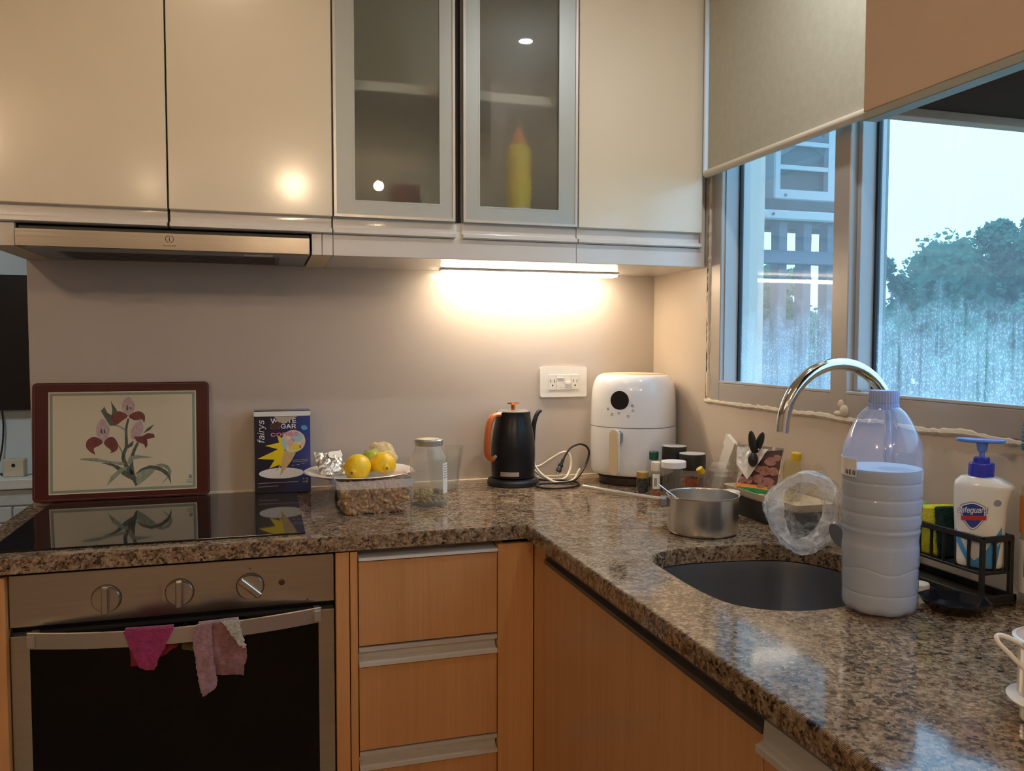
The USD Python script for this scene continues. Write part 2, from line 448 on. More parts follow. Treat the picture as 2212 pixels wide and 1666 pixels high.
mat('foliage', {'t': ('geometry', {}), 'r': ('rgb_ramp', {'ramp': [(0, (.045, .125, .085)), (.5, (.08, .20, .13)), (1, (.12, .27, .17))]}), 'd': ('diffuse_bsdf', {}), 'l': ('translucent_bsdf', {}), 'o': ('mix_closure', {'fac': .3})},
    [('t.random_per_island', 'r.fac'), ('r.color', 'd.color'), ('r.color', 'l.color'), ('d.BSDF', 'o.closure1'), ('l.BSDF', 'o.closure2')], 'o.closure')  # greens lightened towards teal to paint in the outdoor haze
pbr('lawn', (.05, .10, .04), .95, var=.3, scale=(2, 2, 2))
pbr('tv_black', (.006, .006, .008), .25)
pbr('brick_white', (.60, .62, .64), .8, var=.06, scale=(30, 30, 30))
pbr('mortar', (.42, .44, .46), .9)
mat('granola', {'t': ('geometry', {}), 'r': ('rgb_ramp', {'interpolate': False, 'ramp': [(0, (.40, .25, .13)), (.3, (.60, .46, .28)), (.5, (.20, .09, .045)), (.62, (.035, .010, .010)), (.78, (.32, .18, .08)), (.9, (.66, .52, .34))]}), 'p': ('principled_bsdf', {'roughness': .6})},
    [('t.random_per_island', 'r.fac'), ('r.color', 'p.base_color')], 'p.BSDF')
mat('seeds', {'t': ('geometry', {}), 'r': ('rgb_ramp', {'interpolate': False, 'ramp': [(0, (.36, .27, .10)), (.4, (.52, .42, .22)), (.7, (.22, .16, .05)), (.9, (.58, .50, .34))]}), 'p': ('principled_bsdf', {'roughness': .5})},
    [('t.random_per_island', 'r.fac'), ('r.color', 'p.base_color')], 'p.BSDF')
mat('chilli', {'t': ('geometry', {}), 'r': ('rgb_ramp', {'interpolate': False, 'ramp': [(0, (.30, .07, .02)), (.5, (.42, .14, .04)), (.8, (.16, .03, .012))]}), 'p': ('principled_bsdf', {'roughness': .6})},
    [('t.random_per_island', 'r.fac'), ('r.color', 'p.base_color')], 'p.BSDF')
clear_film('clear_plastic', (.97, .97, .97), .045, (.8, .8, .82), .12)
clear_film('frost_rim', (.95, .95, .95), .34, (.8, .8, .82), .15)
clear_film('jar_glass', (.965, .975, .965), .025, (.8, .8, .78), .04, 1.5)
clear_film('dusty_glass', (.965, .97, .95), .17, (.72, .70, .60), .05, 1.5)
clear_film('oil_plastic', (.95, .92, .74), .06, (.7, .66, .4), .1, 1.4)
clear_film('pet_plastic', (.93, .95, .985), .13, (.58, .66, .95), .10, 1.5)
clear_film('bag_film', (.98, .98, .98), .05, (.9, .9, .9), .14, 1.6, bump=.012, bscale=75, fold_glint=.16)  # fold highlights come from painted white lines
clear_film('bag_cuff', (.97, .97, .97), .32, (.95, .95, .95), .14, 1.7, bump=.014, bscale=85, fold_glint=.42)
clear_film('oven_glass', (.13, .11, .09), .0, (.1, .1, .1), .04, 1.38)
# frosted cabinet glass: etched body under a smooth face
mat('frosted_glass', {'p': ('principled_bsdf', {'base_color': (.90, .95, .92), 'transmission_weight': 1.0, 'roughness': .36, 'ior': 1.2, 'coat_weight': 1.0, 'coat_roughness': .012, 'coat_ior': 1.5})}, [], 'p.BSDF')
# wet window pane: painted veil of outdoor haze, misted and streaked with drops below
mat('wet_pane', {
    'g': ('geometry', {}), 's': ('separate_xyz', {}), 'h': ('map_range', {'from_min': 1.50, 'from_max': 1.35, 'to_min': 0.0, 'to_max': 1.0, 'clamp': True}), 'zz': ('math', {'math_type': 'multiply_add', 'value2': .22}),
    'ms': ('mapping', {'scale': (1, 190, 4.0)}), 'ns': ('noise_texture', {'scale': 1.0, 'detail': 4, 'roughness': .7, 'distortion': .35}), 'rs': ('map_range', {'from_min': .37, 'from_max': .50, 'clamp': True}),
    'vd': ('voronoi_texture', {'scale': 210.0, 'randomness': 1.0}), 'md': ('mapping', {'scale': (1, 1.15, .8)}), 'rd': ('map_range', {'from_min': .42, 'from_max': .22, 'clamp': True}),
    'vc': ('separate_color', {}), 'sel': ('math', {'math_type': 'greater_than', 'value2': .45}), 'dd': ('math', {'math_type': 'multiply'}),
    'hs': ('math', {'math_type': 'multiply'}), 'hd': ('math', {'math_type': 'multiply'}), 'edge': ('noise_texture', {'scale': 26.0, 'detail': 4}), 're': ('map_range', {'from_min': .35, 'from_max': .62, 'clamp': True}),
    'h2': ('math', {'math_type': 'multiply', 'value2': 1.0}),
    'f0': ('math', {'math_type': 'multiply_add', 'value2': .11, 'value3': .034}), 'f1': ('math', {'math_type': 'multiply_add', 'value2': .34, 'use_clamp': True}),
    't': ('transparent_bsdf', {'color': (.93, .96, .97)}), 'l': ('translucent_bsdf', {'color': (.80, .86, .88)}), 'mx': ('mix_closure', {}),
    'b': ('bump', {'strength': .6, 'distance': .002}), 'gl': ('glossy_bsdf', {'color': (1, 1, 1), 'roughness': .03}), 'fw': ('layer_weight', {'blend': .5}), 'fp': ('math', {'math_type': 'power', 'value2': 5.0}), 'fr': ('math', {'math_type': 'multiply_add', 'value2': .96, 'value3': .04}), 'o': ('mix_closure', {})},
    [('g.position', 's.vector'), ('edge.fac', 'zz.value1'), ('s.z', 'zz.value3'), ('zz.value', 'h.value'), ('g.position', 'ms.vector'), ('ms.vector', 'ns.vector'), ('ns.fac', 'rs.value'),
     ('g.position', 'md.vector'), ('md.vector', 'vd.vector'), ('vd.distance', 'rd.value'), ('vd.color', 'vc.color'), ('vc.r', 'sel.value1'), ('rd.result', 'dd.value1'), ('sel.value', 'dd.value2'),
     ('g.position', 'edge.vector'), ('edge.fac', 're.value'), ('h.result', 'h2.value1'),
     ('h2.value', 'hs.value1'), ('rs.result', 'hs.value2'), ('hs.value', 'hd.value1'), ('dd.value', 'hd.value2'),
     ('hs.value', 'f0.value1'), ('hd.value', 'f1.value1'), ('f0.value', 'f1.value3'),
     ('t.BSDF', 'mx.closure1'), ('l.BSDF', 'mx.closure2'), ('f1.value', 'mx.fac'), ('dd.value', 'b.height'),
     ('mx.closure', 'o.closure1'), ('gl.BSDF', 'o.closure2'), ('fw.facing', 'fp.value1'), ('fp.value', 'fr.value1'), ('fr.value', 'o.fac')], 'o.closure')
glow('led_glow', (1.0, .80, .56), LED_STRENGTH)
glow('lens_glow', (.95, 1.0, 1.0), 8.0)

# ------------------------------------------------------------------ the room
XW, ZC, CEIL = 1.603, 0.9, 2.34
XL = -.093


def struct(name, mesh, m, parent=None, **k): return obj(name, mesh, m, parent, kind='structure' if parent is None else None, **k)


struct('floor', bx(-3, XW + .15, -5.2, 2.4, -.05, 0), 'floor_tile')
struct('ceiling', bx(-3, XW + .15, -5.2, 2.4, CEIL, CEIL + .05), 'ceiling_paint')
struct('wall_back', bx(XL, XW + .157, 0, .11, 0, CEIL), 'tile_wall')
W0, W1, WZ0, WZ1, WT = -.338, -1.98, 1.145, 2.22, .157     # window opening in the right wall
struct('wall_right', [bx(XW, XW + WT, W0, 0, 0, CEIL), bx(XW, XW + WT, W1, W0, 0, WZ0), bx(XW, XW + WT, W1, W0, WZ1, CEIL), bx(XW, XW + WT, -5.2, W1, 0, CEIL)], 'tile_right')
struct('wall_side', bx(XW, XW + WT, .11, 2.4, 0, CEIL), 'wall_paint')
struct('wall_left', bx(-3.1, -3, -5.2, 2.4, 0, CEIL), 'wall_paint')
struct('wall_front', bx(-3, XW, -5.3, -5.2, 0, CEIL), 'wall_paint')
struct('wall_far', bx(-3, XW, 2.2, 2.3, 0, CEIL), 'wall_far')
# seam of white filler where stone meets tile, and the rough filler round the window frame
struct('trim_1', [bx(XL, 1.6, -.006, .001, ZC - .003, ZC + .005, .001)], 'caulk')
rng = np.random.default_rng(5)


def rough_bead(pts, r, seed, n=7):
    p = spline(pts, 24); q = np.random.default_rng(seed)
    rr = r * (.65 + .7 * np.interp(np.arange(len(p)), np.arange(0, len(p), 3), q.random(len(np.arange(0, len(p), 3)))))
    return tube(p, rr, n)


struct('trim_2', [rough_bead([(XW - .001, y, WZ0 - .003 + .003 * math.sin(y * 31)) for y in np.linspace(-.31, -1.95, 18)], .0062, 3)] +
       [ell(.007, .012, .012, 2, (XW - .003, -.872, WZ0 + .014)), ell(.006, .009, .010, 2, (XW - .003, -.862, WZ0 + .026)), ell(.006, .014, .007, 2, (XW - .003, -.855, WZ0 + .006))], 'caulk')
struct('trim_3', [rough_bead([(XW, -.327, z) for z in np.linspace(WZ0, 2.2, 14)], .0055, 9)], 'caulk')
struct('trim_4', bx(XW - .001, XW + .004, -.322, -.314, WZ0, 1.497), 'frame_gap_dark')  # dark strip drawn for the shaded open gap beside the frame

# ------------------------------------------------------------------ the window
win = thing('window_1', 'grey aluminium sliding window above the sink, its panes wet with drops', 'window', (XW, W0, WZ0), kind='structure')
XG = 1.657                                                     # plane of the glass
JW, MY0, MY1, RAIL = .046, -.826, -.876, .052
obj('jamb', bx(XW - .002, XG + .03, W0, W0 - JW, WZ0, WZ1, .002), 'window_alu', win, w=True)
obj('jamb', bx(XW - .002, XG + .03, W1 + JW, W1, WZ0, WZ1, .002), 'window_alu', win, w=True)
obj('sill_rail', bx(XW - .003, XG + .03, W0 - JW, W1 + JW, WZ0, WZ0 + RAIL - .004, .002), 'window_alu', win, w=True)
obj('sill_lip', bx(XW - .003, XW + .012, W0 - JW, W1 + JW, WZ0 + RAIL - .004, WZ0 + RAIL + .002, .001), 'window_alu_daylit', win, w=True)
obj('head_rail', bx(XW - .002, XG + .03, W0 - JW, W1 + JW, WZ1 - .05, WZ1, .002), 'window_alu', win, w=True)
obj('mullion', bx(XW - .004, XG + .03, MY0, MY1, WZ0 + .001, WZ1, .002), 'window_alu', win, w=True)
obj('sash_stile', bx(XW + .014, XG, MY1, MY1 - .012, WZ0 + RAIL, WZ1 - .05, .001), 'window_alu_daylit', win, w=True)
obj('sash_foot', bx(XW + .004, XG - .005, MY1 - .012, MY1 - .035, WZ0 + RAIL - .004, WZ0 + RAIL + .006, .001), 'grey_plastic', win, w=True)
obj('sash_stile', bx(XW + .010, XG, W0 - JW, W0 - JW - .003, WZ0 + RAIL, WZ1 - .05), 'window_alu_daylit', win, w=True)
for y in (W0 - JW - .003, MY1 - .012):
    obj('gasket', bx(XG - .006, XG + .004, y, y - .006, WZ0 + RAIL, WZ1 - .05), 'gasket', win, w=True)
for a, b in ((W0 - JW - .004, MY0 + .002), (MY1 - .008, W1 + JW - .002)):
    obj('pane', bx(XG, XG + .003, a, b, WZ0 + RAIL - .006, WZ1 - .046), 'wet_pane', win, w=True)

# ------------------------------------------------------------------ worktop and sink
SINK = [(1.131, -1.0), (1.134, -.952), (1.152, -.914), (1.192, -.888), (1.255, -.879), (1.352, -.888), (1.437, -.915), (1.478, -.97), (1.49, -1.05), (1.478, -1.13), (1.438, -1.19), (1.385, -1.222), (1.335, -1.243), (1.295, -1.257), (1.25, -1.261), (1.202, -1.252), (1.16, -1.226), (1.135, -1.184), (1.127, -1.10)]
SP = Polygon(spline([(x, y, 0) for x, y in SINK], 5, True)[:, :2])
XI, YF, XB0 = 1.0035, -.595, 1.02
L = Polygon([(XL, -.001), (XW - .001, -.001), (XW - .001, -2.7), (XI, -2.7), (XI, YF), (XL, YF)])
layers = []
R = .007
for k in range(7):
    a = PI / 2 * k / 6
    layers.append((R * (1 - math.cos(a)), ZC - R + R * math.sin(a)))


def slab(ins, za, zb):
    return man(prism(L.buffer(-ins, join_style=2) if ins else L, za, zb)) - man(prism(SP.buffer(ins * .6), za - .01, zb + .01))


S = slab(0, ZC - .03, ZC - R)
for (i0, z0), (i1, z1) in zip(layers[:-1], layers[1:]): S = S + slab((i0 + i1) / 2, z0 - .0002, z1)
obj('worktop', unman(S), 'granite', label='polished brown speckled granite worktop turning the corner under the window', smooth=20)
stage.GetPrimAtPath('/World/worktop').SetCustomDataByKey('category', 'worktop')
sk = thing('sink', 'undermounted steel sink bowl set into the granite below the tap', 'sink', (1.31, -1.07, .70))
base = np.array(SP.exterior.coords)[:-1]; cen = base.mean(0)
rings = [(1.05, .8685), (.995, .8685), (.985, .85), (.965, .78), (.94, .725), (.88, .703), (.7, .700)]
rings2 = [(.7, .697), (.89, .699), (.955, .722), (.98, .78), (1.0, .85), (1.05, .866)]
vv, ff, nb = [], [], len(base)
for s, z in rings + rings2: vv += [(*(cen + (q - cen) * s), z) for q in base]
nr = len(rings) + len(rings2)
for i in range(nr):
    j = (i + 1) % nr
    if i == len(rings) - 1: continue
    for k in range(nb):
        l = (k + 1) % nb; ff += [(i * nb + k, i * nb + l, j * nb + l), (i * nb + k, j * nb + l, j * nb + k)]
for ri, flip in ((len(rings) - 1, False), (len(rings), True)):
    c = len(vv); vv.append((*cen, .6995 if not flip else .6965))
    for k in range(nb):
        l = (k + 1) % nb; ff.append((c, ri * nb + k, ri * nb + l) if not flip else (c, ri * nb + l, ri * nb + k))
bowl = trimesh.Trimesh(np.array(vv), np.array(ff), process=False); bowl.fix_normals()
obj('bowl', bowl, 'steel_sink', sk, w=True, smooth=50)
obj('drain', mv(lat([(.038, 0), (.042, .003), (.03, .004), (.028, .0015), (.008, .0015), (.007, .006), (0, .007)], 32), *cen, .7), 'chrome', sk, w=True)

# ------------------------------------------------------------------ wall cabinets along the back wall
YD, ZD, ZB, ZT = -.33, 1.588, 1.4993, CEIL - .002


def channel(x0, x1, parent, m='white_gloss'):
    """finger-pull profile under a door: hollow face and a lip flush with the door"""
    pf = [(-.313, ZD), (-.313, 1.566), (-.316, 1.560), (-.330, 1.560), (-.331, 1.5515), (-.326, 1.549), (-.300, 1.549), (-.300, ZD)]
    p = prism(Polygon(pf), 0, x1 - x0); v = np.array(p.vertices)
    p.vertices = np.stack([x0 + v[:, 2], v[:, 0], v[:, 1]], 1)
    if p.volume < 0: p.invert()
    return obj('finger_pull', p, m, parent, w=True)


def plain_door(x0, x1, parent):
    d = obj('door', bx(x0, x1, YD, YD + .019, ZD, ZT - .004, .0015), 'cream_gloss', parent, w=True)
    channel(x0 + .001, x1 - .001, parent)


A = thing('wall_cabinet', 'cream glossy double-door wall cabinet above the extractor hood', 'cabinet', (XL, 0, ZB))
obj('body', [bx(XL, .6185, -.309, -.001, 1.5495, ZT), bx(.571, .6185, -.309, -.001, ZB + .012, 1.55), bx(XL, -.037, -.309, -.001, ZB + .012, 1.55)], 'dark_gap', A, w=True)
plain_door(XL, .2632, A); plain_door(.2666, .6172, A)
for a, b in ((XL, -.0365), (.5705, .5935), (.5945, .6185)):
    obj('valance', bx(a, b, -.318, -.302, ZB, 1.5485, .001), 'white_gloss', A, w=True)
obj('base_panel', bx(.5705, .6185, -.302, -.002, ZB, ZB + .012), 'beige_plastic', A, w=True)
obj('base_panel', bx(XL, -.0365, -.302, -.002, ZB, ZB + .012), 'beige_plastic', A, w=True)

B = thing('wall_cabinet', 'wall cabinet with two frosted glass doors in grey aluminium frames', 'cabinet', (.62, 0, ZB))
obj('body', [bx(.6195, .634, -.309, -.001, ZB + .012, ZT), bx(1.2105, 1.2245, -.309, -.001, ZB + .012, ZT), bx(.634, 1.2105, -.012, -.001, ZB + .012, ZT), bx(.634, 1.2105, -.309, -.012, ZT - .016, ZT), bx(.634, 1.2105, -.309, -.012, 1.5495, 1.60), bx(.905, .929, -.309, -.2, 1.60, ZT - .016)], 'cabinet_inside', B, w=True)
obj('shelf', bx(.636, 1.209, -.285, -.013, 1.895, 1.918, .001), 'shelf_white', B, w=True)
obj('door_gap_shade', bx(.9105, .9255, -.312, -.3095, ZD, ZT - .02), 'dark_gap', B, w=True)  # near-black strip standing in for the shade between the doors
for x0, x1, gx0, gx1 in ((.6205, .9085, .667, .873), (.9275, 1.2235, .967, 1.176)):
    fr = man(bx(x0, x1, YD + .002, YD + .021, ZD, ZT - .004)) - man(bx(gx0, gx1, YD - .01, YD + .05, 1.626, ZT - .045))
    rim = man(bx(x0, x1, YD - .001, YD + .006, ZD, ZT - .004, .001)) - man(bx(x0 + .007, x1 - .007, YD - .02, YD + .05, ZD + .007, ZT - .012))
    d = obj('door', unman(fr), 'alu_frame', B, w=True)
    obj('rim', unman(rim), 'alu_profile', d, w=True)
    obj('glazing_bead', unman(man(bx(gx0 - .001, gx1 + .001, YD + .0015, YD + .010, 1.625, ZT - .044)) - man(bx(gx0 + .003, gx1 - .003, YD - .02, YD + .05, 1.629, ZT - .048))), 'alu_frame', d, w=True)
    obj('glass', bx(gx0 - .004, gx1 + .004, YD + .008, YD + .013, 1.622, ZT - .041), 'frosted_glass', d, w=True)
    channel(x0, x1, B)
obj('valance', bx(.6195, 1.2245, -.318, -.302, ZB, 1.5485, .001), 'white_gloss', B, w=True)
obj('base_panel', bx(.6195, 1.2245, -.302, -.002, ZB, ZB + .012), 'white_gloss', B, w=True)

Cb = thing('wall_cabinet', 'cream single-door wall cabinet in the corner beside the window', 'cabinet', (1.226, 0, ZB))
obj('body', [bx(1.2255, 1.578, -.309, -.001, ZB + .012, ZT), bx(1.578, 1.601, -.300, -.001, ZB + .012, ZT)], 'white_gloss', Cb, w=True)
plain_door(1.2265, 1.5764, Cb)
obj('valance', bx(1.2255, 1.590, -.318, -.302, ZB, 1.5485, .001), 'white_gloss', Cb, w=True)
obj('base_panel', bx(1.2255, 1.601, -.302, -.002, ZB, ZB + .012), 'white_gloss', Cb, w=True)

yb = thing('sauce_bottle', 'yellow squeeze bottle behind the right frosted glass door', 'bottle', (1.085, -.272, 1.6005))
obj('body', lat([(.030, 0), (.032, .004), (.032, .035), (.030, .045), (.0335, .07), (.0335, .10), (.030, .125), (.0325, .145), (.034, .17), (.030, .188), (.020, .196)], 40), 'sauce_yellow', yb, smooth=40)
obj('cap', lat([(.019, .196), (.019, .208), (.012, .222), (.006, .236), (.005, .24)], 32), 'print_orange', yb)
obj('label', patch(.0341, 250, 300, .004, .036, 10, .0004), 'paper_white', yb)
rc_ = thing('tin', 'dull red tin standing behind the left frosted glass door', 'tin', (.80, -.245, 1.6005))
obj('can', lat([(.036, 0), (.037, .002), (.037, .078), (.036, .08)], 36), 'rose_cloth', rc_)

# lamp strip under the cabinets
led = thing('under_cabinet_light', 'slim lit strip lamp under the glass-door wall cabinet', 'lamp', (1.18, -.075, ZB))
obj('housing', bx(.925, 1.445, -.097, -.052, ZB - .006, ZB - .0005, .001), 'white_plastic', led, w=True)
obj('diffuser', bx(.93, 1.44, -.093, -.056, ZB - .013, ZB - .006, .002), 'led_glow', led, w=True)

# ------------------------------------------------------------------ cabinet on the right wall, blind
Rc = thing('wall_cabinet', 'tan wall cabinet with shaded dark underside hanging in front of the window', 'cabinet', (1.268, -1.31, 1.606))
obj('body', bx(1.288, XW - .004, -1.332, -2.6, 1.624, ZT), 'cabinet_under_shade', Rc, w=True)
obj('end_panel', bx(1.27, XW - .004, -1.31, -1.331, 1.612, ZT, .001), 'tan_laminate', Rc, w=True)
obj('door', bx(1.267, 1.2865, -1.311, -1.75, 1.618, ZT - .004, .001), 'tan_laminate', Rc, w=True)
obj('door', bx(1.267, 1.2865, -1.753, -2.2, 1.618, ZT - .004, .001), 'tan_laminate', Rc, w=True)
obj('edge_strip', bx(1.266, 1.29, -1.311, -2.2, 1.606, 1.6175, .001), 'alu_frame', Rc, w=True)
bl = thing('roller_blind', 'half-lowered beige fabric roller blind over the left window pane', 'blind', (1.573, -.36, 1.73))
obj('fabric', bx(1.5725, 1.5737, -.362, -1.66, 1.742, 2.26), 'blind_fabric', bl, w=True)
obj('bottom_rail', rot(tube([(1.573, -.353, 1.7375), (1.573, -1.665, 1.7375)], .0098, 16), 0, [0, 1, 0]), 'blind_rail', bl, w=True)
obj('roller', tube([(1.573, -.35, 2.27), (1.573, -1.67, 2.27)], .02, 16), 'blind_rail', bl, w=True)
obj('side_guide', bx(1.566, 1.58, -.346, -.352, 1.735, 2.31, .001), 'white_plastic', bl, w=True)

# ------------------------------------------------------------------ extractor hood
H = thing('extractor_hood', 'slim brushed steel extractor hood below the left wall cabinet', 'extractor hood', (.267, -.17, 1.498))
obj('body', bx(-.0335, .5655, -.305, -.004, 1.503, 1.546, .001), 'black_plastic', H, w=True)
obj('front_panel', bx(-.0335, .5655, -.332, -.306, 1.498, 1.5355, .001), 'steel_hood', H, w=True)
obj('underside', [bx(-.033, .565, -.3055, -.23, 1.499, 1.5028), bx(-.033, .02, -.23, -.006, 1.499, 1.5028), bx(.50, .565, -.23, -.006, 1.499, 1.5028)], 'grey_plastic', H, w=True)
obj('grease_filter', [bx(.022, .498, -.228, -.008, 1.5015, 1.5028)] + [bx(.03, .49, y, y + .006, 1.500, 1.5016) for y in np.arange(-.215, -.02, .018)], 'alu_dark', H, w=True)
obj('lamp_cover', bx(.42, .485, -.290, -.262, 1.4975, 1.499, .0005), 'white_plastic', H, w=True)
g = [xz(prism(Point(0, 0).buffer(.0088, 24).difference(Point(0, 0).buffer(.0072, 24)).difference(sbox(-.0022, -.02, .0022, .02)), 0, .0003)), xz(prism(sbox(-.0009, -.0055, .0009, .003), 0, .0003)), xz(prism(Point(0, .0058).buffer(.0012), 0, .0003))]
obj('emblem', [mv(m, .267, -.332, 1.5225) for m in g] + [mv(xz(text('indesit', .0036, .0003, width=.026)), .254, -.332, 1.5065)], 'black_plastic', H, w=True)

# ------------------------------------------------------------------ hob and oven
hob = thing('hob', 'black glass hob set flush in the worktop below the hood', 'hob', (.249, -.294, ZC))
obj('glass_top', bx(-.041, .539, -.548, -.04, ZC, ZC + .004, .0006), 'black_glass', hob, w=True)

ov = thing('oven', 'built-in stainless steel oven with black glass door below the hob', 'oven', (.2975, -.3, .27))
YO = -.572
cav = man(bx(.004, .591, -.55, -.02, .27, .861)) - man(bx(.06, .535, -.6, -.1, .31, .735))
obj('body', unman(cav), 'black_plastic', ov, w=True)
obj('control_panel', bx(0.001, .594, YO, -.551, .7625, .8615, .001), 'steel', ov, w=True)
for x, z, a in ((.166, .805, 0), (.297, .806, 0), (.429, .807, -48)):
    k = obj('knob', mv(xz(lat([(.0255, 0), (.0255, .006), (.0235, .009), (0, .009)], 36)), x, YO, z), 'steel', ov, w=True)
    grip = rot(bx(-.0062, .0062, -.0215, -.009, -.026, .026, .002), a, [0, 1, 0]); obj('grip', mv(grip, x, YO, z), 'steel', k, w=True)
    obj('gap_ring', mv(xz(prism(Point(0, 0).buffer(.0272, 32).difference(Point(0, 0).buffer(.0255, 32)), 0, .0004)), x, YO, z), 'print_brown', k, w=True)
obj('indicator_lamp', mv(xz(lat([(.0062, 0), (.0062, .001), (.004, .003), (0, .0035)], 20)), .49, YO, .81), 'print_brown', ov, w=True)
obj('printed_mark', mv(xz(prism(Point(0, 0).buffer(.0016), 0, .0003)), .429, YO, .8425), 'print_brown', ov, w=True)
obj('chip_mark', mv(xz(prism([(0, 0), (.004, .006), (.005, .002), (.003, 0)], 0, .0003)), .537, YO, .768), 'print_brown', ov, w=True)
dr = obj('door', unman(man(bx(.001, .594, YO, -.551, .285, .7455, .001)) - man(bx(.033, .562, -.6, -.5, .30, .80))), 'steel', ov, w=True)
obj('door_glass', bx(.033, .562, YO + .001, YO + .007, .30, .7455), 'oven_glass', dr, w=True)
obj('door_top', bx(.002, .593, YO + .006, -.5515, .7457, .752), 'black_plastic', dr, w=True)
hx = np.linspace(.036, .566, 25); hy = -.602 - .046 * (1 - ((hx - .301) / .265) ** 2)
hp = Polygon(list(zip(hx, hy)) + list(zip(hx[::-1], hy[::-1] + .007)))
obj('handle', prism(hp, .7305, .7595), 'alu_handle', dr, w=True)
obj('handle_post', bx(.038, .05, -.61, YO + .002, .735, .755), 'alu_handle', dr, w=True)
obj('handle_post', bx(.552, .564, -.61, YO + .002, .735, .755), 'alu_handle', dr, w=True)
rk = [tube([(.062, y, .45), (.533, y, .45)], .0025, 6) for y in (-.53, -.49, -.45, -.40, -.35, -.30, -.25, -.2, -.13)] + [tube([(x, -.53, .45), (x, -.13, .45)], .003, 6) for x in (.066, .3, .529)]
obj('oven_rack', rk, 'steel', ov, w=True)

# ------------------------------------------------------------------ base cabinets
Lp = thing('base_end_panel', 'honey wood end panel at the left side of the oven', 'cabinet panel', (-.04, -.3, .1))
obj('panel', bx(-.085, -.001, -.59, -.02, .1, .862, .001), 'oak_frame', Lp, w=True)
Fp = thing('filler_panel', 'narrow honey wood upright between oven and drawers', 'cabinet panel', (.609, -.3, .1))
obj('panel', bx(.5965, .6235, -.59, -.02, .1, .866, .001), 'oak_frame', Fp, w=True)
D = thing('drawer_cabinet', 'honey wood three-drawer base cabinet with aluminium finger pulls', 'cabinet', (.79, -.3, .1))
obj('body', [bx(.6255, .641, -.589, -.02, .1, .866, .001), bx(.942, .957, -.57, -.02, .1, .866), bx(.641, .942, -.54, -.02, .1, .866)], 'oak_frame', D, w=True)


def pull(x0, x1, zt, parent, toplip=True):
    """aluminium profile between drawer fronts: lip above, hollow, lip below"""
    s = [(-.592, zt), (-.592, zt - .009), (-.586, zt - .011), (-.575, zt - .018), (-.574, zt - .026), (-.583, zt - .031), (-.594, zt - .032), (-.595, zt - .040), (-.588, zt - .041), (-.565, zt - .041), (-.565, zt)]
    if not toplip: s = [(-.552, zt), (-.552, zt - .018), (-.560, zt - .026), (-.584, zt - .029), (-.594, zt - .030), (-.595, zt - .036), (-.588, zt - .037), (-.545, zt - .037), (-.545, zt)]
    p = prism(Polygon(s), 0, x1 - x0); v = np.array(p.vertices)
    p.vertices = np.stack([x0 + v[:, 2], v[:, 0], v[:, 1]], 1)
    if p.volume < 0: p.invert()
    return obj('finger_pull', p, 'alu_profile', parent, w=True)


for zt, zb, lip in ((.845, .667, False), (.6225, .4445, True), (.401, .16, True)):
    d = obj('drawer', bx(.6425, .9395, -.591, -.572, zb, zt - .001, .001), 'oak_front', D, w=True)
    pull(.6425, .9395, zt + (.0375 if not lip else .041), d, lip)
obj('plinth', bx(-.08, 1.0, -.53, -.51, 0, .099), 'oak_frame', D, w=True)
Cp = thing('corner_panel', 'honey wood corner panel between the drawers and the sink cabinet', 'cabinet panel', (.98, -.58, .1))
obj('panel', bx(.9415, 1.0235, -.590, -.572, .1, .860, .001), 'oak_frame', Cp, w=True)
Sc = thing('sink_cabinet', 'long brown wood base cabinet under the sink run', 'cabinet', (1.04, -1.02, .1))
obj('body', [bx(1.05, 1.58, -.6, -1.458, .1, .66), bx(1.05, 1.06, -.6, -1.458, .66, .866)], 'dark_gap', Sc, w=True)
obj('door', [bx(1.024, 1.043, -.592, -1.457, .13, .834, .001), bx(1.024, 1.043, -.592, -.664, .834, .860, .001)], 'oak_front', Sc, w=True)
pc = [(0, 0), (.018, 0), (.018, .034), (.030, .034), (.030, .037), (.012, .037), (.010, .012), (0, .008)]


def side_pull(y0, y1, x, z, m, parent):
    p = prism(Polygon(pc), 0, abs(y1 - y0)); v = np.array(p.vertices)
    p.vertices = np.stack([x + v[:, 0], max(y0, y1) - v[:, 2], z + v[:, 1]], 1); p.fix_normals()
    return obj('finger_pull', p, m, parent, w=True)


side_pull(-.665, -1.457, 1.022, .832, 'alu_dark', Sc)
Nc = thing('end_cabinet', 'wood base cabinet with bright aluminium pull in the lower right corner', 'cabinet', (1.04, -2.0, .1))
obj('body', bx(1.05, 1.58, -1.461, -2.65, .1, .866), 'dark_gap', Nc, w=True)
obj('door', bx(1.024, 1.043, -1.460, -2.06, .13, .812, .001), 'oak_front', Nc, w=True)
side_pull(-1.460, -2.06, 1.012, .814, 'alu_profile', Nc)
obj('rail', bx(1.034, 1.05, -1.461, -2.6, .845, .866), 'alu_dark', Nc, w=True)

# ------------------------------------------------------------------ lamps of the room: some mirrored in the doors, others unseen, placed for their light


def pendant(x, y, z, power, label, r=.05):
    t = thing('pendant_lamp', label, 'lamp', (x, y, z))
    obj('cable', tube([(0, 0, .055), (0, 0, CEIL - z - .0)], .004, 8), 'black_plastic', t)
    obj('holder', lat([(.016, .045), (.016, .075), (.006, .085)], 20), 'black_plastic', t)
    sphere_light(str(t.GetPath()) + '/bulb', (0, 0, 0), r, WARM, power)


